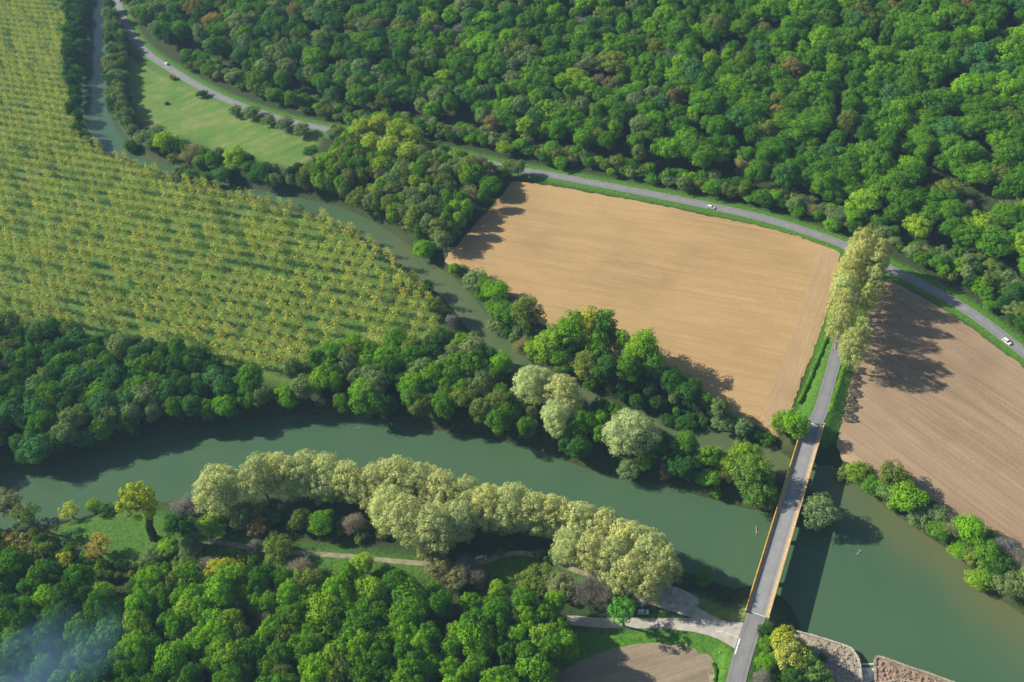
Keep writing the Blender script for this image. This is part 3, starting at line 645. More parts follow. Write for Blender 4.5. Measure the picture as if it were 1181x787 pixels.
def trunk_mesh(name, h, r, R, H, limbs=5, mat=None, kink=.4):
    b = MB(); pts = [Vector((0, 0, -.6))]; n = 5
    for i in range(1, n+1): pts.append(Vector((rnd.uniform(-kink, kink)*i/n, rnd.uniform(-kink, kink)*i/n, h*i/n)))
    for i in range(n): b.tube(pts[i], pts[i+1], r*(1-.55*i/n)*(1.25 if i == 0 else 1), r*(1-.55*(i+1)/n), 8)
    for k in range(limbs):
        a = 2.4*k+rnd.uniform(-.4, .4); z = h*rnd.uniform(.5, .95); st = pts[min(n-1, int(z/h*n))].lerp(pts[min(n, int(z/h*n)+1)], .5)
        e1 = st+Vector((math.cos(a)*R*.35, math.sin(a)*R*.35, (H-h)*.28)); e2 = e1+Vector((math.cos(a+.4)*R*.3, math.sin(a+.4)*R*.3, (H-h)*.3))
        b.tube(st, e1, r*.42, r*.26, 6); b.tube(e1, e2, r*.26, r*.08, 5)
        e3 = e1+Vector((math.cos(a-.7)*R*.25, math.sin(a-.7)*R*.25, (H-h)*.22)); b.tube(e1, e3, r*.2, r*.06, 5)
    bmesh.ops.recalc_face_normals(b.bm, faces=b.bm.faces); me = D.meshes.new(name); b.bm.to_mesh(me); b.bm.free(); me.materials.append(mat or BARK); return me
FAM = {}   # family -> (crown radius, height, [(crown mesh, trunk mesh)])
def fam(k, R, H, n, mk, tk): FAM[k] = (R, H, [(mk(i), tk(i)) for i in range(n)])
fam('broad', 6.0, 17, 8, lambda i: crown('crown', 6.0, 4.0, 17, 46+4*(i % 3), 1.75, 150, .28), lambda i: trunk_mesh('trunk', 9, .38, 6, 17))
fam('oak', 7.0, 18, 5, lambda i: crown('crown', 7.0, 4.5, 18, 85, 1.45, 120, .25), lambda i: trunk_mesh('trunk', 9, .45, 7, 18))
fam('plane', 7.0, 25, 6, lambda i: crown('crown', 7.0, 4.5, 25, 230, 1.05, 95, .175, 'tall', fill=.05), lambda i: trunk_mesh('trunk', 14, .5, 7, 25, mat=PALE_BARK))
fam('tall', 4.5, 21, 5, lambda i: crown('crown', 4.5, 4.5, 21, 60, 1.25, 95, .23, 'tall', fill=.06), lambda i: trunk_mesh('trunk', 15, .32, 4.5, 21, 7, PALE_BARK))
fam('willow', 5.5, 11, 5, lambda i: crown('crown', 5.5, 1.2, 11, 62, 1.25, 120, .21, 'ball'), lambda i: trunk_mesh('trunk', 5, .3, 5, 11))
fam('bush', 3.0, 4.6, 5, lambda i: crown('crown', 3.0, .1, 4.6, 22, .85, 70, .22, 'dome'), lambda i: trunk_mesh('stem', 2.2, .14, 3, 4.6))
fam('open', 5.0, 18, 4, lambda i: crown('crown', 5.0, 7.0, 18, 30, 1.15, 60, .26, 'ball', fill=.03), lambda i: trunk_mesh('trunk', 13, .36, 5, 18, 8))
fam('bare', 5.0, 11, 4, lambda i: twig_crown('crown', 5.0, 1.5, 11, 2400), lambda i: trunk_mesh('trunk', 6, .24, 5, 11, 9, PALE_BARK))
fam('young', 2.0, 11, 5, lambda i: crown('crown', 2.0, 1.2, 11, 30, .62, 15, .17, 'tall', fill=.1), lambda i: trunk_mesh('trunk', 8.5, .11, 1.5, 11, 3, PALE_BARK))
TINT = dict(green=(.116, .275, .018), bright=(.180, .385, .014), lime=(.24, .40, .025), yellow=(.42, .44, .035), cream=(.50, .55, .235), greygreen=(.20, .29, .105), dark=(.055, .155, .022),
            olive=(.175, .245, .045), brown=(.22, .20, .075), blue=(.080, .220, .056), twig=(.20, .195, .18), pinktwig=(.20, .18, .14), bud=(.26, .27, .11), orange=(.34, .28, .055), young=(.52, .53, .095), deep=(.084, .225, .014))
def jit(c, a=.12):
    k = 1+rnd.uniform(-a, a); h = rnd.uniform(-a, a)*.6; return (c[0]*k*(1+h), c[1]*k, c[2]*k*(1-h))
FIRST = {}
def tree(name, cat, family, x, y, r, h, tint, label, group=None, rz=None, lean=None, trunk_mat=None):
    R, H, P = FAM[family]; cm, tm = P[rnd.randrange(len(P))]
    root = empty(name, (x, y, tz(x, y)-.1), 0, label=label, category=cat)
    if group: root['group'] = group
    rz = rnd.uniform(0, 6.28) if rz is None else rz; s = (r/R*rnd.uniform(.94, 1.06), r/R*rnd.uniform(.94, 1.06), h/H)
    root.rotation_euler = (*(lean or (rnd.uniform(-.03, .03), rnd.uniform(-.03, .03))), rz); root.scale = s
    c = D.objects.new('foliage' if family == 'bush' else 'crown', cm); COL.objects.link(c); c.parent = root; c['tint'] = [float(v) for v in jit(TINT[tint] if isinstance(tint, str) else tint)]
    t = D.objects.new('stem' if family == 'bush' else 'trunk', tm); COL.objects.link(t); t.parent = root
    return root
placed = []                                             # (x, y, r)
def crown_spot(px, py, h, frac=.62):
    z = 0
    for _ in range(3): p = at(px, py, z+h*frac); z = tz(p[0], p[1])
    return p[0], p[1], z
warn = []
def M(px, py, rpx, h, family, tint, label, name='riverside_tree', cat='tree', group=None, frac=.62, **kw):
    """a tree read off the photograph: crown centre and half width in its pixels, height in metres"""
    x, y, z = crown_spot(px, py, h, frac); r = rpx/ppm(x, y, z+h*.6)
    if lookup(sh, x, y) < -1.0: warn.append((label, round(px), round(py), round(lookup(sh, x, y), 1)))
    placed.append((x, y, r)); return tree(name, cat, family, x, y, r, h, tint, label, group, **kw)
ORD = ['first', 'second', 'third', 'fourth', 'fifth', 'sixth', 'seventh', 'eighth', 'ninth', 'tenth', 'eleventh', 'twelfth', 'thirteenth', 'fourteenth', 'fifteenth', 'sixteenth', 'seventeenth', 'eighteenth', 'nineteenth', 'twentieth', 'twenty-first']
PG = 'pale plane trees in a double row along the south bank'
back = [(249, 563, 24, 23), (297, 549, 20, 25), (322, 546, 20, 24), (348, 543, 21, 25), (375, 547, 20, 24), (403, 552, 20, 24), (430, 557, 19, 23), (455, 552, 23, 26), (483, 557, 22, 25), (510, 565, 21, 25), (537, 573, 20, 24), (562, 581, 19, 24),
        (588, 583, 21, 26), (614, 589, 20, 25), (640, 594, 20, 25), (668, 602, 20, 25), (695, 611, 21, 25), (722, 622, 22, 25), (748, 634, 21, 24), (767, 647, 16, 22)]
for i, (x, y, r, h) in enumerate(back):
    M(x, y, r*1.3, h*1.12, 'plane', 'cream', f'tall cream-leaved plane tree, {ORD[i]} from the west in the back row beside the river', 'plane_tree', 'plane tree', PG)
front = [(449, 584, 21, 23), (470, 596, 24, 25), (499, 606, 24, 25), (526, 600, 20, 22), (655, 626, 18, 23), (682, 635, 20, 24), (706, 645, 20, 24), (728, 657, 19, 24), (750, 666, 17, 22)]
for i, (x, y, r, h) in enumerate(front):
    M(x, y, r*1.28, h*1.08, 'plane', 'cream', f'cream-leaved plane tree, {ORD[i]} from the west in the front row beside the dirt track', 'plane_tree', 'plane tree', PG)
LG = 'tall pale trees standing along the lane between the two fields'
left = [(970, 371, 17), (971, 352, 17), (975, 334, 18), (981, 316, 18), (988, 299, 19), (998, 283, 18)]
for i, (x, y, r) in enumerate(left): M(x, y, r, 29, 'plane', (.50, .53, .19), f'tall yellow-green plane tree, {ORD[i]} from the south on the tan field side of the lane', 'plane_tree', 'plane tree', LG)
right = [(984, 398, 17), (991, 384, 15), (1001, 344, 12), (1005, 325, 13), (1009, 307, 15), (1014, 292, 15)]
for i, (x, y, r) in enumerate(right): M(x, y, r, 27, 'plane', (.49, .52, .18), f'tall yellow-green plane tree, {ORD[i]} from the south on the brown field side of the lane', 'plane_tree', 'plane tree', LG)

T = [  # px, py, r px, height, family, tint, label
 # park on the south bank
 (244, 607, 16, 9, 'oak', 'lime', 'round bright green tree behind the western plane trees'),
 (220, 628, 15, 8, 'willow', 'greygreen', 'soft grey-green tree on the lawn below the round bright tree'),
 (175, 640, 11, 6, 'willow', 'greygreen', 'small grey-green tree beside the ivy trunk of the leaning yellow tree'),
 (192, 632, 12, 6, 'willow', 'lime', 'small light green tree on the lawn right of the ivy-clad trunk'),
 (319, 632, 17, 9, 'willow', 'olive', 'round olive tree at the west end of the dirt track'),
 (293, 629, 10, 7, 'bare', 'twig', 'small grey leafless tree left of the round olive tree'),
 (345, 656, 17, 8, 'bare', 'pinktwig', 'mound of pinkish bare branches at the edge of the bright wood'),
 (370, 604, 15, 9, 'broad', 'green', 'mid green tree in the shade under the plane row'),
 (347, 599, 13, 9, 'willow', 'olive', 'olive tree in the shade beside a green one under the plane row'),
 (408, 603, 15, 8, 'bare', 'pinktwig', 'brown leafless bush in deep shade under the plane row'),
 (281, 594, 17, 10, 'willow', 'greygreen', 'grey-green willow between the single cream tree and the plane row'),
 (298, 607, 13, 8, 'willow', 'brown', 'brownish bush below the west end of the plane row'),
 (203, 602, 15, 8, 'willow', 'dark', 'broad dark green tree beside the tall lime-yellow tree'),
 (214, 584, 18, 11, 'bare', 'twig', 'grey-brown leafless tree between the lime-yellow tree and the cream tree'),
 (212, 652, 13, 7, 'willow', 'olive', 'small olive tree at the upper edge of the bright wood'),
 (237, 650, 13, 7, 'bare', 'pinktwig', 'small brown leafless tree near the yellow mound tree'),
 (256, 662, 20, 10, 'oak', 'yellow', 'domed yellow tree at the edge of the bright green wood'),
 (79, 590, 12, 8, 'open', 'yellow', 'small yellow tree on the river edge of the west lawn'),
 (107, 582, 9, 6, 'willow', 'lime', 'small pale green tree at the river edge of the west lawn'),
 (122, 589, 10, 3.5, 'bush', 'dark', 'low dark bush beside the small pale green tree at the river'),
 (113, 631, 17, 8, 'open', 'orange', 'sparse orange-tinged tree on the shaded west lawn'),
 (74, 647, 9, 9, 'open', 'yellow', 'thin yellow tree at the edge of the shaded west lawn'),
 (-34, 590, 20, 20, 'open', 'olive', 'sparse olive tree just at the west edge of the south bank'),
 (-30, 622, 22, 19, 'broad', 'green', 'green tree at the west edge of the shaded lawn'),
 (9, 584, 17, 19, 'open', 'brown', 'tall sparse brownish tree leaning beside the river at the west end'),
 (32, 596, 15, 17, 'open', 'olive', 'sparse olive tree with a leaning trunk beside the west lawn'),
 (15, 634, 19, 12, 'open', 'orange', 'sparse orange-brown tree at the far west of the south bank'),
 (38, 640, 15, 11, 'open', 'olive', 'sparse olive-brown tree in front of the leaning trunks'),
 (417, 652, 14, 8, 'oak', 'lime', 'lime yellow tree standing on the dirt track edge'),
 (490, 635, 10, 9, 'willow', 'cream', 'small pale tree in front of the plane row by the track'),
 (505, 655, 17, 8, 'willow', 'bud', 'round budding olive-brown tree beside the dirt track'),
 (526, 667, 13, 7, 'willow', 'bud', 'smaller budding tree below the round budding tree'),
 (537, 651, 13, 8, 'bare', 'twig', 'pale grey leafless tree left of the parked van'),
 (550, 664, 12, 7, 'bare', 'pinktwig', 'pinkish bare shrub just below the parked van'),
 (616, 669, 20, 7, 'willow', 'olive', 'spreading olive tree at the top edge of the bright wood'),
 (644, 675, 18, 7, 'willow', 'bud', 'budding brown-green tree at the shaded edge of the track'),
 (676, 681, 20, 8, 'bare', 'pinktwig', 'large pinkish-grey bare tree beside the parking area'),
 (699, 683, 18, 8, 'bare', 'pinktwig', 'pinkish bare tree nearest to the parking area'),
 (719, 709, 17, 14, 'open', (.09, .30, .03), 'fresh green tree with bare lower branches beside the side road'),
 (725, 697, 10, 7, 'willow', 'green', 'small green tree directly left of the parked cars'),
 (812, 665, 11, 7, 'willow', 'green', 'small round green tree in shade at the river near the bridge'),
 (836, 683, 9, 4, 'willow', 'dark', 'low dark bush on the shaded bank beside the bridge'),
 # side channel, tan field side
 (530, 311, 8, 5, 'bush', 'greygreen', 'low grey-green bush where the field corner meets the channel'),
 (548, 322, 15, 8, 'willow', 'greygreen', 'grey-green tree on the channel bank, nearest the copse'),
 (572, 336, 15, 9, 'broad', 'bright', 'bright green tree on the channel bank below the field shadow'),
 (582, 360, 15, 9, 'broad', 'green', 'mid green tree overhanging the narrow channel'),
 (574, 374, 12, 7, 'willow', 'greygreen', 'grey-green bush at the waterline of the narrow channel'),
 (590, 345, 8, 6, 'bare', 'pinktwig', 'small pinkish bare shrub among the channel trees'),
 (608, 362, 16, 20, 'tall', 'olive', 'tall olive tree standing over the narrow channel'),
 (603, 396, 12, 12, 'bare', 'bud', 'budding brown tree at the foot of the tall olive tree'),
 (629, 401, 20, 16, 'broad', 'lime', 'lime green rounded tree on the field bank of the channel'),
 (647, 414, 15, 14, 'broad', 'green', 'dark-sided green tree right of the lime green rounded tree'),
 (662, 383, 17, 25, 'tall', 'bright', 'tall bright green tree, leftmost of the tall clump at the field corner'),
 (680, 379, 16, 26, 'tall', 'yellow', 'tall yellow-green tree in the middle of the clump by the field'),
 (697, 379, 15, 26, 'tall', 'green', 'tall fresh green tree right of the yellow one in the clump'),
 (676, 420, 16, 16, 'tall', 'olive', 'olive-yellow tree in front of the tall clump'),
 (708, 392, 9, 18, 'tall', 'brown', 'slim brownish tree at the right of the tall clump'),
 (718, 396, 10, 20, 'tall', 'bright', 'slim bright green tree by itself before the tan field'),
 (744, 402, 17, 23, 'tall', 'bright', 'broad tall bright green tree before the tan field'),
 (726, 424, 15, 18, 'tall', 'green', 'tall green tree with pale trunk below the slim bright tree'),
 (756, 423, 13, 17, 'tall', 'green', 'dark green tree right of the broad tall bright tree'),
 (775, 440, 15, 13, 'broad', 'dark', 'dark green tree at the shaded corner of the tan field'),
 (795, 452, 15, 12, 'broad', 'dark', 'dark rounded tree beside the field above the channel'),
 (812, 461, 11, 9, 'broad', 'green', 'small green tree beside the field above the channel'),
 (792, 483, 13, 5, 'willow', 'dark', 'low dark willow at the channel edge'),
 (771, 483, 9, 5, 'willow', 'dark', 'small dark bush at the channel edge'),
 (831, 471, 11, 12, 'oak', 'greygreen', 'pale grey-green tree topmost of the pair at the field corner'),
 (836, 486, 12, 9, 'oak', 'greygreen', 'pale grey-green tree at the channel edge below its taller neighbour'),
 (857, 490, 11, 9, 'oak', 'greygreen', 'pale grey-green tree standing alone before the field shadow'),
 (856, 502, 8, 5, 'willow', 'greygreen', 'low grey-green bush hanging over the channel'),
 (873, 497, 10, 6, 'willow', 'dark', 'dark bush by the channel, west of the bridge'),
 (884, 504, 9, 5, 'willow', 'green', 'green bush by the channel, just west of the bridge'),
 (901, 486, 13, 10, 'willow', 'lime', 'airy pale green tree at the corner of the tan field'),
 (918, 488, 15, 13, 'willow', 'bright', 'bright green tree overhanging the north end of the bridge'),
 (640, 392, 14, 18, 'tall', 'lime', 'tall lime tree between the olive tree and the tall clump'),
 (690, 398, 14, 21, 'tall', 'green', 'tall green tree behind the centre of the clump by the field'),
 (734, 412, 14, 20, 'tall', 'lime', 'tall lime tree behind the broad bright tree at the field'),
 (700, 425, 13, 17, 'tall', 'dark', 'dark tree with bare lower trunk between the two tall clumps'),
 # island copse: distinct trees
 (613, 444, 21, 20, 'plane', 'cream', 'cream-leaved tree, westernmost of the pale trees on the island'),
 (650, 455, 19, 22, 'plane', 'cream', 'upright cream-leaved tree second from the west on the island'),
 (641, 481, 17, 17, 'plane', 'cream', 'shorter cream-leaved tree near the river side of the island'),
 (668, 470, 14, 13, 'bare', 'twig', 'grey leafless tree between the cream trees on the island'),
 (693, 487, 10, 12, 'broad', 'bright', 'small bright green tree beside the large cream tree'),
 (726, 501, 26, 22, 'plane', 'cream', 'largest cream-leaved tree, standing alone on the island'),
 (743, 533, 9, 7, 'broad', 'bright', 'small bright green tree at the foot of the largest cream tree'),
 (726, 539, 13, 8, 'willow', 'greygreen', 'grey-green willow at the waterline below the largest cream tree'),
 (769, 540, 10, 8, 'bare', 'pinktwig', 'small brown bare tree on the south shore of the island'),
 (791, 514, 15, 14, 'broad', 'green', 'fresh green tree beside the side channel on the island'),
 (789, 537, 18, 12, 'broad', 'dark', 'dark broad tree on the south shore of the island'),
 (817, 551, 12, 8, 'broad', 'bright', 'bright green tree on the south shore of the island'),
 (826, 566, 7, 4, 'bush', 'bright', 'small bright bush at the waterline of the island'),
 (842, 532, 18, 10, 'willow', 'lime', 'pale lime tree near the east end of the island'),
 (862, 528, 19, 13, 'willow', 'lime', 'light green tree on the channel side near the bridge'),
 (840, 547, 11, 7, 'bare', 'brown', 'brown bare bush among the trees near the bridge'),
 (868, 545, 21, 16, 'willow', (.17, .32, .05), 'large light green tree close to the bridge'),
 (876, 569, 19, 14, 'willow', (.14, .28, .045), 'light green tree on the river shore close to the bridge'),
 (898, 576, 8, 5, 'broad', 'bright', 'small bright green bush touching the bridge parapet'),
 (947, 587, 20, 11, 'willow', 'greygreen', 'rounded grey-green tree alone on the island tip east of the bridge'),
 (934, 584, 12, 8, 'bare', 'pinktwig', 'brownish bare tree between the bridge and the lone island tree'),
 # north-east bank
 (973, 544, 10, 4, 'bush', 'olive', 'low olive bush by the bridge below the brown field'),
 (990, 543, 13, 8, 'willow', 'lime', 'lime green tree nearest the bridge on the brown field bank'),
 (1007, 557, 12, 7, 'willow', 'green', 'green bush second from the bridge on the brown field bank'),
 (1032, 549, 18, 10, 'willow', 'olive', 'pale olive tree on the edge of the brown field'),
 (1027, 564, 13, 7, 'willow', 'greygreen', 'grey-green bush at the waterline below the pale olive tree'),
 (1048, 572, 18, 11, 'broad', 'bright', 'bright green tree right of the pale olive tree'),
 (1062, 594, 14, 7, 'willow', 'greygreen', 'grey-green bush at the shoreline right of the bright green tree'),
 (1083, 592, 11, 6, 'willow', 'greygreen', 'grey-green tree at the tip of the shadow on the brown field'),
 (1086, 611, 13, 7, 'broad', 'green', 'green bush on the water side of the north-east bank'),
 (1103, 607, 15, 9, 'bare', 'bud', 'budding brown tree in the middle of the north-east bank'),
 (1121, 611, 16, 10, 'broad', 'bright', 'bright green tree beside the budding brown tree'),
 (1107, 633, 11, 5, 'broad', 'bright', 'bright low bush at the waterline of the north-east bank'),
 (1124, 642, 11, 6, 'willow', 'olive', 'olive bush at the waterline right of the bright low bush'),
 (1140, 637, 15, 9, 'broad', 'green', 'green tree in the denser end of the north-east bank'),
 (1131, 668, 14, 7, 'broad', 'lime', 'lime yellow tree standing over the water'),
 (1157, 654, 14, 8, 'willow', 'dark', 'dark green tree behind the lime yellow tree'),
 (1161, 632, 17, 8, 'bare', 'twig', 'grey bare tree on the edge of the brown field'),
 (1178, 647, 15, 8, 'bare', 'twig', 'grey bare tree cut by the picture edge on the bank'),
 (1170, 671, 17, 8, 'willow', 'greygreen', 'grey-green willow beside the river at the picture edge'),
 (1192, 668, 15, 8, 'willow', 'greygreen', 'grey-green willow farthest along the north-east bank'),
 # by the quay
 (881, 728, 8, 4, 'willow', 'dark', 'low dark bush beside the south end of the bridge'),
 (886, 742, 10, 5, 'willow', 'green', 'green bush beside the road south of the bridge'),
 (905, 738, 15, 10, 'willow', 'yellow', 'pale yellow-green tree at the head of the quay'),
 (911, 757, 20, 12, 'willow', (.36, .42, .08), 'large yellow-green tree beside the stone quay'),
 (929, 766, 16, 10, 'willow', (.18, .32, .06), 'light green tree in the middle of the quay clump'),
 (941, 781, 17, 10, 'willow', (.16, .29, .055), 'light green tree at the foot of the stone quay'),
 (884, 763, 10, 7, 'broad', 'bright', 'small bright green tree beside the road by the quay'),
 (880, 783, 13, 6, 'bare', 'twig', 'whitish bare shrub beside the road at the bottom edge'),
 (917, 785, 13, 10, 'broad', 'dark', 'dark green tree under the yellow-green quay tree'),
 (862, 800, 9, 5, 'bush', 'dark', 'dark bush on the verge beside the road'),
 # meadow and road edge
 (271, 127, 8, 6, 'willow', 'greygreen', 'westernmost of the grey-green roadside bushes by the meadow'),
 (289, 129, 10, 7, 'willow', 'greygreen', 'second grey-green roadside bush from the west by the meadow'),
 (309, 138, 8, 6, 'willow', 'greygreen', 'third grey-green roadside bush from the west by the meadow'),
 (328, 142, 10, 7, 'willow', 'greygreen', 'fourth grey-green roadside bush from the west by the meadow'),
 (347, 149, 10, 7, 'willow', 'greygreen', 'easternmost of the grey-green roadside bushes by the meadow'),
 (233, 108, 6, 4, 'bush', 'dark', 'small dark bush between the road and the meadow'),
 (198, 89, 4, 3, 'bush', 'orange', 'tiny orange-brown bush on the verge by the meadow'),
 (149, 113, 3.4, 2, 'bush', 'dark', 'tiny dark bush by itself in the meadow'),
 (192, 119, 2.6, 1.5, 'bush', 'dark', 'smallest dark bush out in the open meadow'),
 (166, 158, 12, 9, 'willow', 'greygreen', 'blue-green willow where the strip meets the west channel'),
 (151, 168, 10, 7, 'willow', 'dark', 'dark round bush above the bend of the narrow channel'),
 (190, 163, 13, 13, 'tall', 'lime', 'yellow-green upright tree at the lower edge of the meadow'),
 (220, 175, 15, 11, 'bare', 'bud', 'brownish budding tree below the meadow'),
 (271, 182, 15, 14, 'tall', 'lime', 'tall yellow tree below the middle of the meadow'),
 (299, 198, 14, 11, 'broad', 'dark', 'dark green tree right of the tall yellow tree'),
 (254, 197, 12, 10, 'broad', 'blue', 'dark blue-green tree left of the tall yellow tree'),
 (358, 175, 8, 7, 'broad', 'blue', 'small blue-green tree at the east corner of the meadow'),
 (373, 184, 9, 8, 'broad', 'bright', 'small bright green tree at the east corner of the meadow'),
 (460, 330, 7, 4, 'bush', 'dark', 'dark bush at the channel beside the young poplars'),
 (490, 331, 10, 5, 'willow', 'dark', 'dark willow bush on the plantation bank of the channel'),
 (503, 352, 11, 9, 'willow', 'olive', 'olive tree on the plantation corner by the channel'),
 (521, 368, 8, 6, 'bare', 'twig', 'grey bare shrub leaning over the channel'),
 # hillside and copse trees that stand out
 (505, 38, 11, 13, 'bare', 'pinktwig', 'pinkish grey bare tree, left of a pair high in the hillside wood'),
 (531, 42, 12, 13, 'bare', 'twig', 'pale grey bare tree, right of a pair high in the hillside wood'),
 (756, 62, 13, 14, 'oak', 'olive', 'yellow-olive tree beside a violet-grey bare tree on the hillside'),
 (775, 70, 13, 14, 'bare', 'twig', 'violet-grey bare tree deep in the hillside wood'),
 (245, 26, 13, 12, 'oak', 'orange', 'orange-brown tree in the hazy upper wood'),
 (708, 78, 18, 15, 'oak', 'olive', 'large olive tree in the middle of the hillside wood'),
 (880, 44, 9, 12, 'oak', 'brown', 'brownish tree among green crowns high on the slope'),
 (834, 60, 6, 11, 'bare', 'twig', 'narrow whitish bare tree high on the slope'),
 (890, 85, 8, 13, 'bare', 'twig', 'narrow violet-grey bare tree on the slope'),
 (897, 137, 10, 12, 'oak', 'orange', 'orange-tinged tree in the middle of the slope'),
 (1106, 108, 9, 11, 'oak', 'yellow', 'small yellow tree on the slope at the right'),
 (997, 233, 17, 14, 'tall', 'lime', 'large lime green tree above the tall lane trees'),
 (1060, 262, 15, 11, 'oak', 'lime', 'lime green tree above the main road'),
 (1130, 258, 18, 12, 'willow', 'lime', 'broad lime tree above the road near the right edge'),
 (1092, 222, 15, 12, 'willow', 'olive', 'olive tree above the road at the foot of the slope'),
 (1172, 240, 15, 10, 'bare', 'pinktwig', 'pinkish bare thicket tree at the right edge of the slope'),
 (1115, 240, 10, 8, 'bare', 'twig', 'grey bare tree at the foot of the slope'),
 (582, 171, 9, 8, 'broad', 'lime', 'small lime tree by the road, left of a pair'),
 (600, 168, 8, 9, 'broad', 'bright', 'small bright tree by the road, right of a pair'),
 (489, 287, 14, 9, 'broad', 'bright', 'bright green tree at the tip of the copse above the channel'),
 (414, 227, 16, 11, 'oak', 'olive', 'broad olive tree at the west end of the copse by the channel'),
 (431, 221, 9, 9, 'broad', 'lime', 'lime green tree beside the broad olive tree in the copse'),
 (540, 222, 14, 10, 'bare', 'bud', 'brown budding tree in the copse'),
 (565, 214, 13, 11, 'broad', 'green', 'green tree at the east edge of the copse by the field'),
]
for i, (x, y, r, h) in enumerate([(418, 150, 14, 17), (438, 147, 14, 18), (458, 152, 14, 17), (476, 158, 13, 16), (428, 168, 13, 15), (448, 172, 14, 15), (470, 178, 13, 14)]):
    T.append((x, y, r, h, 'tall', (.32, .42, .035), f'yellow-green tree, {ORD[i]} in the bright clump between road and copse'))
for t in T: M(t[0], t[1]-t[3]*.12, t[2]*1.18, t[3]*1.15, *t[4:])

# the leaning ivy-clad tree on the west lawn
def ivy_tree():
    b_ = at(178, 622, 0); x, y = b_[0], b_[1]; z = tz(x, y)
    r = empty('ivy_clad_tree', (x, y, z), 0, label='tall lime-yellow tree with a thick leaning ivy-clad trunk on the west lawn', category='tree'); placed.append((x, y, 5)); r.scale = (1.3, 1.3, 1.38)
    g = lambda px, py, h: Vector(at(px, py, z+h))-Vector((x, y, z))
    P = [Vector((0, 0, -.5)), g(162, 636, 5), g(170, 608, 11), g(174, 600, 14), g(168, 588, 17), g(163, 566, 21)]
    P = [Vector((0, 0, -.5)), Vector((.6, .5, 6)), Vector((2.8, 1.2, 11)), Vector((2.6, 1.5, 14)), Vector((.6, 1.8, 17)), Vector((-.6, 2.2, 21))]
    b = MB(); rr = [1.0, .9, .75, .5, .35, .18]
    for i in range(5): b.tube(P[i], P[i+1], rr[i], rr[i+1], 10)
    for q, e, r1 in ((P[2], (7, 3, 15), .35), (P[3], (-2, -1, 18), .3), (P[3], (6, 0, 18.5), .25), (P[4], (4, 3, 21), .2), (P[4], (-4, 2, 20), .2)): b.tube(q, Vector(e), r1, .06, 6)
    b.build('trunk', BARK, r)
    n = 900; i = rs.randint(0, 3, n); t = rs.uniform(0, 1, n); A = np.array([list(p) for p in P]); c = A[i]*(1-t[:, None])+A[i+1]*t[:, None]; v = rs.normal(size=(n, 3)); v[:, 2] *= .3; v /= np.linalg.norm(v, axis=1)[:, None]
    o = add('ivy', quads_mesh('ivy', c+v*(1.35-c[:, 2:3]*.04), v+rs.normal(size=(n, 3))*.4, np.full(n, .34), rs.uniform(0, 1, n)), None, r); o['tint'] = [.05, .10, .03]
    Cs, Ns, Ks = [], [], []
    for k in range(75):
        a = rnd.uniform(0, 6.28); zz = 12+11.5*rnd.random(); R_ = 6.0*math.sqrt(max(.15, 1-((zz-17.5)/7.5)**2))*rnd.uniform(.35, 1); c0 = np.array([1.2+R_*math.cos(a), 1.5+R_*math.sin(a)*.9, zz])
        v = sphere_pts(70); Cs.append(c0+v*rs.uniform(.6, 1.25)); Ns.append(v+rs.normal(size=v.shape)*.4); Ks.append(np.clip(rs.uniform(.2, .9)+rs.uniform(-.2, .2, len(v)), 0, 1))
    o = add('crown', quads_mesh('crown', np.vstack(Cs), np.vstack(Ns), rs.uniform(.2, .38, 75*70), np.concatenate(Ks)), None, r); o['tint'] = [.46, .52, .035]
ivy_tree()

# hedges
def hedge(pts, wd, hgt, tint, label, z0=0):
    L = resample(smooth(np.array([at(x, y, z0)[:2] for x, y in pts]), 4), .25); n = len(L); t = np.gradient(L, axis=0); t /= np.linalg.norm(t, axis=1)[:, None]; nn = np.stack([-t[:, 1], t[:, 0]], 1); Z = terrain(L)
    k = 26; i = np.repeat(np.arange(n), k); th = rs.uniform(0, math.pi, len(i)); wob = 1+.2*np.sin(i*.21)+.12*np.sin(i*.53+1)
    off = np.cos(th)*wd/2*wob; up = np.sin(th)**.6*hgt*wob; c = np.column_stack([L[i]+nn[i]*off[:, None], Z[i]+up])
    N = np.column_stack([nn[i]*np.cos(th)[:, None], np.sin(th)])+rs.normal(size=(len(i), 3))*.4; mid = L[n//2]; loc = np.array([mid[0], mid[1], Z[n//2]])
    o = add('hedge', quads_mesh('hedge', c-loc, N, rs.uniform(.14, .3, len(i)), np.clip(.5+.3*np.sin(i*.11)+rs.uniform(-.25, .25, len(i)), 0, 1)), None, None, label=label, category='hedge'); o.location = loc; o['tint'] = list(TINT[tint])
hedge([(957, 381), (949, 402), (940, 423), (932, 443), (921, 466)], 1.5, 1.5, 'green', 'thin clipped hedge between the tan field and the lane')
hedge([(976, 418), (972, 432), (966, 452), (960, 470), (957, 481)], 2.4, 3.8, 'green', 'thicker hedge on the brown field side of the lane', 1.5)
hedge([(823, 765), (826, 778), (822, 800)], 1.1, 1.0, 'dark', 'short dark hedge at the rounded end of the small field', 1)

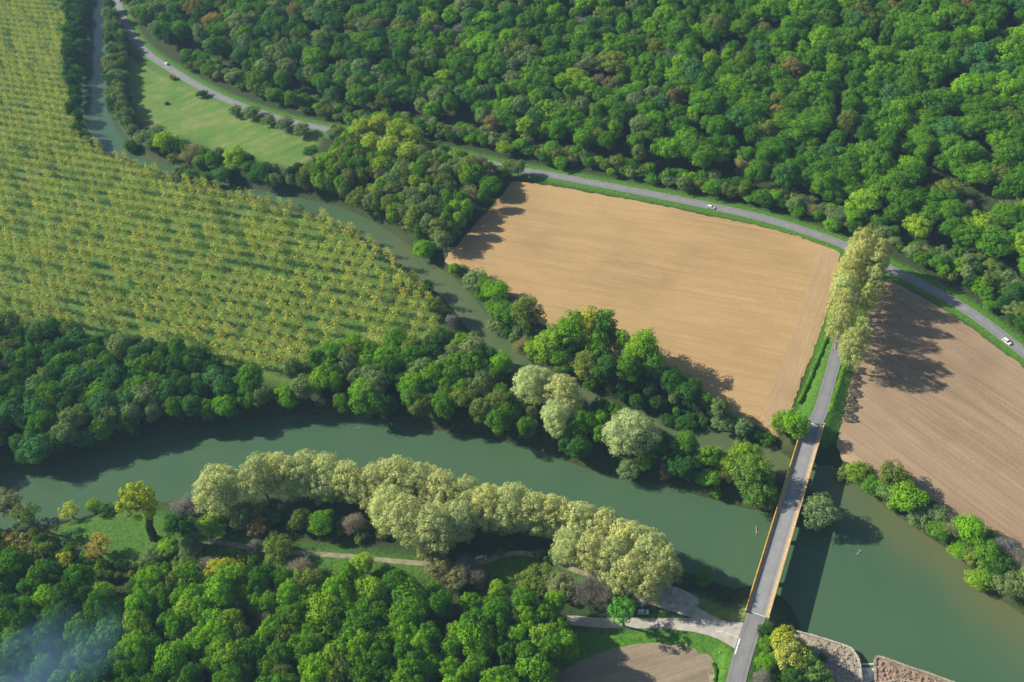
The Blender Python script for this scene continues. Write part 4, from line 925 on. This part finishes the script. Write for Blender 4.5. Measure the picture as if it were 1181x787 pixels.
# fills: every tree of a wood gets its own spot
specs_placed = placed
def fill(poly, sp, hr, fams, tints, margin=2.0, roadgap=9, allow=None, rk=.66, seed=1, keep=.60):
    r_ = random.Random(seed); hm = (hr[0]+hr[1])/2; Pw = np.array([crown_spot(x, y, hm, .55)[:2] for x, y in poly]); (x0, y0), (x1, y1) = Pw.min(0), Pw.max(0)
    C_ = []
    j = 0; y = y0
    while y < y1:
        x = x0+(sp/2 if j % 2 else 0)
        while x < x1: C_.append((x+r_.uniform(-.3, .3)*sp, y+r_.uniform(-.3, .3)*sp)); x += sp
        y += sp*.87; j += 1
    C_ = np.array(C_); C_ = C_[inside(C_, Pw)]
    if not len(C_): return []
    ok = (shore(C_) > margin) & (line_dist(C_, ROAD)[0] > roadgap) & (line_dist(C_, APP[:, :2])[0] > 8) & (line_dist(C_, SOU[:, :2])[0] > 6.5) & (sdist(C_, F1) > 2)
    bridge_d, _, _ = line_dist(C_, np.array([BA, BB])); ok &= bridge_d > 8
    C_ = C_[ok]; Z = terrain(C_); out = []
    G_ = np.array(placed) if placed else np.zeros((0, 3))
    for (x, y), z in zip(C_, Z):
        h = r_.uniform(*hr); r = sp*rk*r_.uniform(.72, 1.38)*(.85+.3*(h-hr[0])/(hr[1]-hr[0]+.01))
        if len(G_) and (np.hypot(G_[:, 0]-x, G_[:, 1]-y) < keep*(G_[:, 2]+r)).any(): continue
        qx, qy = proj((x, y, z+h*.5))
        f = pick(fams, r_); t = pick(tints(qx, qy) if callable(tints) else tints, r_)
        if f == 'bare': t = r_.choice(['twig', 'pinktwig', 'bud']); h *= .85
        out.append((x, y, r, h, f, t, qx, qy))
    return out
def pick(d, r_):
    s = r_.uniform(0, sum(d.values()))
    for k, v in d.items():
        s -= v
        if s <= 0: return k
    return k
WORD = dict(green='mid green', bright='bright green', lime='lime green', yellow='yellow', cream='cream', greygreen='grey-green', dark='dark green', olive='olive', brown='brownish', blue='blue-green', twig='grey bare', pinktwig='pinkish bare', bud='brown budding', orange='orange-brown', deep='deep green', young='yellow-green')
def stand(specs, name, cat, where, group):
    for x, y, r, h, f, t, qx, qy in specs: tree(name, cat, f, x, y, r, h, t, f'{WORD[t]} tree {where}', group); placed.append((x, y, r))

def seen(s, m=45): return -m < s[6] < 1181+m and -m-25 < s[7] < 787+m+30
# 1 copse between road, channel and tan field
s = fill([(385, 168), (410, 160), (470, 175), (520, 180), (560, 192), (585, 205), (578, 228), (555, 262), (530, 290), (500, 302), (478, 288), (452, 262), (420, 246), (395, 238), (372, 226), (350, 205), (360, 188)], 7.4, (13, 18), dict(broad=3, oak=2, willow=2, tall=1, bare=.3), dict(greygreen=3, olive=3, green=4, lime=1.5, bright=1, bud=.6), seed=3, margin=.5)
stand(s, 'copse_tree', 'copse tree', 'in the copse between channel and tan field', 'trees of the copse beside the tan field')
s = fill([(378, 142), (430, 152), (490, 160), (545, 172), (592, 186), (600, 200), (560, 198), (500, 186), (440, 178), (385, 166)], 5.4, (7, 11), dict(willow=2, broad=3, bare=.2), dict(greygreen=3, olive=2, green=2, lime=1), seed=31, roadgap=4.6, keep=.4)
stand(s, 'roadside_tree', 'roadside tree', 'hiding the road west of the tan field', 'low trees overhanging the road above the copse')
# 2 strip between meadow and channel
s = fill([(140, 165), (165, 148), (200, 160), (240, 172), (300, 190), (345, 195), (395, 222), (420, 240), (395, 246), (340, 226), (270, 212), (210, 200), (160, 182)], 6.8, (9, 13), dict(willow=3, broad=2, bare=.2), dict(dark=3, greygreen=2, green=2, olive=2), seed=4, margin=1)
stand(s, 'strip_tree', 'strip tree', 'in the strip between meadow and channel', 'trees of the strip below the meadow')
# 3 both banks of the far channel
s = fill([(76, -40), (101, -40), (100, 30), (97, 70), (90, 100), (90, 130), (99, 158), (90, 158), (78, 120), (74, 70)], 5.8, (9, 13), dict(willow=3, broad=2), dict(blue=2, dark=2, green=1), seed=5, margin=.5)
stand(s, 'bank_tree', 'bank tree', 'along the plantation side of the far channel', 'trees on the west bank of the far channel')
s = fill([(121, -45), (136, -45), (135, 0), (147, 38), (143, 70), (143, 110), (153, 145), (170, 165), (150, 175), (138, 150), (124, 110), (122, 60)], 5.8, (9, 13), dict(willow=3, broad=2, bare=.2), dict(blue=2, greygreen=3, dark=1, olive=1), seed=6, margin=.5, roadgap=6)
stand(s, 'bank_tree', 'bank tree', 'between the far channel and the meadow', 'trees on the east bank of the far channel')
# 4 north-west wood and island copse
def nw(qx, qy):
    if qx < 300: return dict(dark=4, green=3, greygreen=1.6, blue=2, olive=.6)
    if qx < 560: return dict(green=4, bright=1.5, greygreen=2.2, dark=1, olive=1, lime=.5)
    return dict(green=3, bright=1, dark=2, greygreen=1, olive=1)
s = fill([(-60, 372), (0, 374), (60, 382), (130, 388), (200, 400), (250, 420), (300, 440), (325, 436), (350, 418), (390, 404), (440, 396), (490, 384), (530, 392), (556, 408), (575, 430), (590, 478), (560, 496), (500, 486), (450, 474), (400, 468), (343, 470), (300, 476), (223, 487), (150, 502), (75, 528), (0, 542), (-70, 552)], 8.6, (13, 19), dict(broad=4, oak=4, willow=1.6, bare=.12), nw, seed=7, margin=.2)
stand(s, 'wood_tree', 'wood tree', 'in the wood between the young poplars and the main river', 'trees of the wood north of the main river')
s = fill([(560, 408), (590, 425), (640, 440), (690, 460), (740, 488), (780, 512), (830, 524), (880, 538), (895, 552), (895, 585), (850, 575), (800, 560), (760, 545), (700, 530), (650, 515), (600, 495), (560, 488)], 7.2, (11, 16), dict(broad=4, oak=2, willow=2, bare=.25), nw, seed=8, margin=.3)
stand(s, 'island_tree', 'island tree', 'on the wooded island between the two channels', 'trees of the wooded island')
# 5 bright wood at the bottom
def sw(qx, qy): return dict(bright=4, green=4, deep=2, lime=1.2, olive=.8, yellow=.1) if qx > 120 else dict(green=3, deep=3, dark=2, bright=1)
s = fill([(-70, 640), (0, 645), (60, 660), (130, 672), (190, 668), (240, 668), (290, 674), (330, 672), (400, 664), (450, 672), (520, 684), (560, 676), (600, 680), (645, 690), (660, 712), (668, 740), (655, 770), (600, 800), (560, 850), (400, 880), (150, 880), (-70, 870)], 8.2, (16, 22), dict(oak=5, broad=4, willow=.5, bare=.12), sw, seed=9)
stand(s, 'near_wood_tree', 'near wood tree', 'in the bright wood at the bottom', 'trees of the bright wood south of the track')
# undergrowth bushes
s = fill([(225, 600), (300, 592), (400, 598), (450, 605), (540, 622), (640, 632), (740, 664), (735, 672), (640, 648), (540, 632), (440, 622), (330, 612), (235, 615)], 5.5, (2.5, 4.5), dict(bush=1), dict(dark=2, green=2, olive=1), seed=10, rk=.5, keep=.35)
stand(s, 'shrub', 'shrub', 'under the double row of plane trees', 'shrubs under the plane row')
s = fill([(510, 300), (540, 306), (600, 345), (660, 385), (740, 420), (800, 448), (880, 485), (885, 500), (840, 494), (760, 476), (680, 462), (600, 415), (560, 378), (530, 340)], 5.6, (4, 9.5), dict(bush=.6, willow=2, broad=2), dict(dark=2, green=3, greygreen=1, bright=.6), seed=12, rk=.55, keep=.3, margin=.3)
stand(s, 'shrub', 'shrub', 'between the tan field and the side channel', 'shrubs along the side channel')
s = fill([(966, 532), (1000, 545), (1050, 562), (1100, 590), (1150, 625), (1200, 660), (1230, 720), (1181, 705), (1130, 665), (1080, 622), (1030, 588), (985, 556)], 5.2, (4, 8.5), dict(bush=1, willow=3, bare=.2), dict(dark=1, green=3, greygreen=2, bright=1), seed=13, rk=.58, keep=.3, margin=.3)
stand(s, 'shrub', 'shrub', 'on the bank below the brown field', 'shrubs along the north-east bank')
s = fill([(-40, 610), (40, 612), (66, 618), (90, 636), (180, 645), (240, 640), (300, 640), (330, 665), (250, 668), (130, 668), (0, 650), (-60, 640)], 4.8, (3, 7), dict(bush=2, willow=1.4, bare=.2, open=.3), dict(dark=2, green=3, olive=1.5, lime=.6, greygreen=1, orange=.15), seed=14, rk=.5, keep=.4)
stand(s, 'shrub', 'shrub', 'on the lawn above the bright wood', 'shrubs scattered at the edge of the west lawn')
s = fill([(880, 722), (900, 732), (950, 760), (950, 800), (870, 850), (858, 800), (868, 760)], 4.2, (2.5, 5), dict(bush=2, willow=1), dict(dark=2, green=3, olive=1), seed=15, rk=.6, keep=.25)
stand(s, 'shrub', 'shrub', 'on the verge between road and quay', 'shrubs between the road and the quay')
# roadside belt of lower growth at the foot of the slope
def belt(qx, qy): return dict(greygreen=3, olive=2, green=3, bright=1, dark=1)
up_px = [(205, 70), (330, 120), (400, 138), (480, 150), (560, 165), (640, 188), (740, 205), (830, 222), (930, 248), (1000, 270), (1060, 300), (1110, 335), (1181, 385), (1270, 450), (1300, 430), (1200, 330), (1100, 285), (1050, 262), (960, 235), (850, 208), (740, 190), (640, 170), (560, 150), (480, 135), (400, 122), (330, 104), (250, 75), (215, 55)]
s = [q for q in fill(up_px, 6.2, (5, 10), dict(willow=3, bush=1, bare=.25, broad=2), belt, seed=16, roadgap=8.2) if seen(q)]
stand(s, 'roadside_tree', 'roadside tree', 'at the foot of the wooded slope beside the road', 'low trees along the road at the foot of the slope')

# 6 the hillside wood: nearest 300 as trees, the rest as one mass
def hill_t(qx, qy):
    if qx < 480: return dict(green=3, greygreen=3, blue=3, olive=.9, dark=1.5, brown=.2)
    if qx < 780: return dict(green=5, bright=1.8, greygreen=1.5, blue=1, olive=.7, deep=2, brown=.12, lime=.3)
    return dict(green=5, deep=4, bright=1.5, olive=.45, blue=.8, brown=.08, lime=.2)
up_poly = [(150, -140), (152, 15), (195, 58), (250, 92), (330, 122), (400, 138), (480, 150), (560, 164), (640, 184), (740, 202), (850, 222), (960, 250), (1050, 282), (1120, 325), (1200, 385), (1330, 460), (1330, -140)]
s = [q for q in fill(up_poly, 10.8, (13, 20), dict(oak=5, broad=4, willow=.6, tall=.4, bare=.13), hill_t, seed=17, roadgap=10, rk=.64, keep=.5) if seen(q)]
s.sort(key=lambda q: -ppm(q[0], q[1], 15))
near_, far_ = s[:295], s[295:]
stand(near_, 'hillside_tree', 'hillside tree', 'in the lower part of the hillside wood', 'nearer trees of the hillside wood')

def mass(name, specs, label, zoff=-.1):
    """one object: geometry nodes put the crowns already built at the remaining spots"""
    P = np.array([(q[0], q[1]) for q in specs]); Z = terrain(P)+zoff; me = D.meshes.new(name)
    me.vertices.add(len(P)); me.vertices.foreach_set('co', np.column_stack([P, Z]).astype(np.float32).ravel())
    protos = []
    for f in sorted({q[4] for q in specs}):
        for cm, _ in FAM[f][2]:
            ob = next((o for o in COL.objects if o.data is cm), None)
            if ob: protos.append((f, ob))
    by = {}
    for i, (f, ob) in enumerate(protos): by.setdefault(f, []).append(i)
    pid = [rnd.choice(by[q[4]]) for q in specs]; scl, rot, col = [], [], []
    for q, p in zip(specs, pid):
        R, H, _ = FAM[q[4]]; scl += [q[2]/R*rnd.uniform(.92, 1.08), q[2]/R*rnd.uniform(.92, 1.08), q[3]/H]; rot += [rnd.uniform(-.03, .03), rnd.uniform(-.03, .03), rnd.uniform(0, 6.28)]; col += [*jit(TINT[q[5]]), 1]
    for nm, ty, k, v in (('pid', 'INT', 'value', pid), ('scl', 'FLOAT_VECTOR', 'vector', scl), ('rot', 'FLOAT_VECTOR', 'vector', rot), ('tint', 'FLOAT_COLOR', 'color', col)):
        a = me.attributes.new(nm, ty, 'POINT'); a.data.foreach_set(k, v)
    o = add(name, me, None, None, kind='stuff', label=label)
    g = D.node_groups.new(name, 'GeometryNodeTree'); g.interface.new_socket('Geometry', in_out='INPUT', socket_type='NodeSocketGeometry'); g.interface.new_socket('Geometry', in_out='OUTPUT', socket_type='NodeSocketGeometry')
    n = g.nodes; gi, go = n.new('NodeGroupInput'), n.new('NodeGroupOutput'); ip = n.new('GeometryNodeInstanceOnPoints'); L = g.links
    ip.inputs['Pick Instance'].default_value = True; jn = n.new('GeometryNodeJoinGeometry')
    for f, ob in reversed(protos):                      # the last link made comes first in a join
        oi = n.new('GeometryNodeObjectInfo'); oi.inputs['Object'].default_value = ob; oi.inputs['As Instance'].default_value = True; oi.transform_space = 'ORIGINAL'; L.new(oi.outputs['Geometry'], jn.inputs[0])
    def at_(nm, ty):
        a = n.new('GeometryNodeInputNamedAttribute'); a.data_type = ty; a.inputs['Name'].default_value = nm; return next(s_ for s_ in a.outputs if s_.enabled and s_.name == 'Attribute')
    L.new(gi.outputs[0], ip.inputs['Points']); L.new(jn.outputs[0], ip.inputs['Instance']); L.new(at_('pid', 'INT'), ip.inputs['Instance Index']); L.new(at_('scl', 'FLOAT_VECTOR'), ip.inputs['Scale'])
    er = n.new('FunctionNodeEulerToRotation'); L.new(at_('rot', 'FLOAT_VECTOR'), er.inputs[0]); L.new(er.outputs[0], ip.inputs['Rotation']); L.new(ip.outputs[0], go.inputs[0])
    o.modifiers.new('trees', 'NODES').node_group = g; return o
mass('distant_woods', far_, 'upper hillside wood seen as one mass of green crowns')

# 7 the poplar plantation on its planting grid
o0 = at(240, 320)[:2]; va = at(252.3, 322.4)[:2]-o0; vb = at(245.2, 333.0)[:2]-o0
PWp = W(plant_px); sp_ = []
for i in range(-90, 90):
    for j in range(-90, 90):
        p = o0+va*i+vb*j; sp_.append((p[0]+rnd.uniform(-.35, .35), p[1]+rnd.uniform(-.35, .35)))
sp_ = np.array(sp_); m_ = inside(sp_, PWp) & (shore(sp_) > 3.0); sp_ = sp_[m_]; Zs = terrain(sp_); ys = []
G_ = np.array(placed)
for (x, y), z in zip(sp_, Zs):
    if (np.hypot(G_[:, 0]-x, G_[:, 1]-y) < G_[:, 2]*.8).any() or rnd.random() < .035: continue
    gap = math.sin(x*.045+2)*math.sin(y*.037+x*.02); 
    if gap > .93 and rnd.random() < .6: continue
    h = rnd.uniform(11.5, 15)*(1+.12*gap); qx, qy = proj((x, y, z+5)); ys.append((x, y, rnd.uniform(2.4, 3.3), h, 'young', 'young' if rnd.random() < .85 else 'olive', qx, qy))
ys = [q for q in ys if seen(q, 25)]; ys.sort(key=lambda q: -ppm(q[0], q[1], 5))
print('placed', len(placed), 'hill', len(near_), len(far_), 'young', len(ys))
for q in ys[:295]: tree('young_poplar', 'young poplar', 'young', q[0], q[1], q[2], q[3], q[5], 'thin young poplar in the planted rows nearest the wood', 'nearest young poplars of the plantation')
mass('plantation_vegetation', ys[295:], 'remaining rows of thin yellow-green young poplars seen as one mass')

# ------------------------------------------------------------------ air and blue veil
def volume(name, density, color, aniso=.0, noise=None):
    m = D.materials.new(name); m.use_nodes = True; t = m.node_tree; t.nodes.clear(); o = t.nodes.new('ShaderNodeOutputMaterial'); v = t.nodes.new('ShaderNodeVolumePrincipled')
    v.inputs['Color'].default_value = (*color, 1); v.inputs['Density'].default_value = density; v.inputs['Anisotropy'].default_value = aniso; t.links.new(v.outputs[0], o.inputs['Volume'])
    return m, t, v
def blue_veil(px, py, z, size, dens, name):  # thin blue volume, densest in the middle, broken up by noise
    m, t, v = volume(name, dens, (.30, .62, 1.0), .2)
    g = t.nodes.new('ShaderNodeTexCoord'); n = t.nodes.new('ShaderNodeTexNoise'); n.inputs['Scale'].default_value = 2.2; n.inputs['Detail'].default_value = 3
    l = t.nodes.new('ShaderNodeVectorMath'); l.operation = 'LENGTH'; mr = t.nodes.new('ShaderNodeMapRange'); mr.inputs[1].default_value = 1.0; mr.inputs[2].default_value = .25; mr.inputs[3].default_value = 0; mr.inputs[4].default_value = 1
    mr2 = t.nodes.new('ShaderNodeMapRange'); mr2.inputs[1].default_value = .38; mr2.inputs[2].default_value = .68; mr2.inputs[4].default_value = dens
    mu = t.nodes.new('ShaderNodeMath'); mu.operation = 'MULTIPLY'; t.links.new(g.outputs['Object'], n.inputs['Vector']); t.links.new(g.outputs['Object'], l.inputs[0]); t.links.new(l.outputs['Value'], mr.inputs[0]); t.links.new(n.outputs['Fac'], mr2.inputs[0])
    t.links.new(mr.outputs[0], mu.inputs[0]); t.links.new(mr2.outputs[0], mu.inputs[1]); t.links.new(mu.outputs[0], v.inputs['Density'])
    bm = bmesh.new(); bmesh.ops.create_icosphere(bm, subdivisions=3, radius=1); me = D.meshes.new(name); bm.to_mesh(me); bm.free()
    o = add(name, me, m, kind='stuff', label='thin blue veil over the bottom left wood'); o.location = at(px, py, z); o.scale = size; o.rotation_euler = (0, 0, .5)
blue_veil(38, 778, 27, (38, 24, 10), .055, 'blue_veil')
HZ = .000095
hm, _, _ = volume('haze', HZ, (.42, .68, 1.0))
xs0, xs1, ys0, ys1 = GX[0]-60, GX[-1]+60, GY[0]-60, GY[-1]+60
zt = max(CAMH, float(GZ.max()))+12
MB().box(((xs0+xs1)/2, (ys0+ys1)/2, (zt-12)/2), (xs1-xs0, ys1-ys0, zt+12)).build('haze', hm, kind='stuff', label='pale blue haze lying over the valley')
print('IN WATER:', warn)
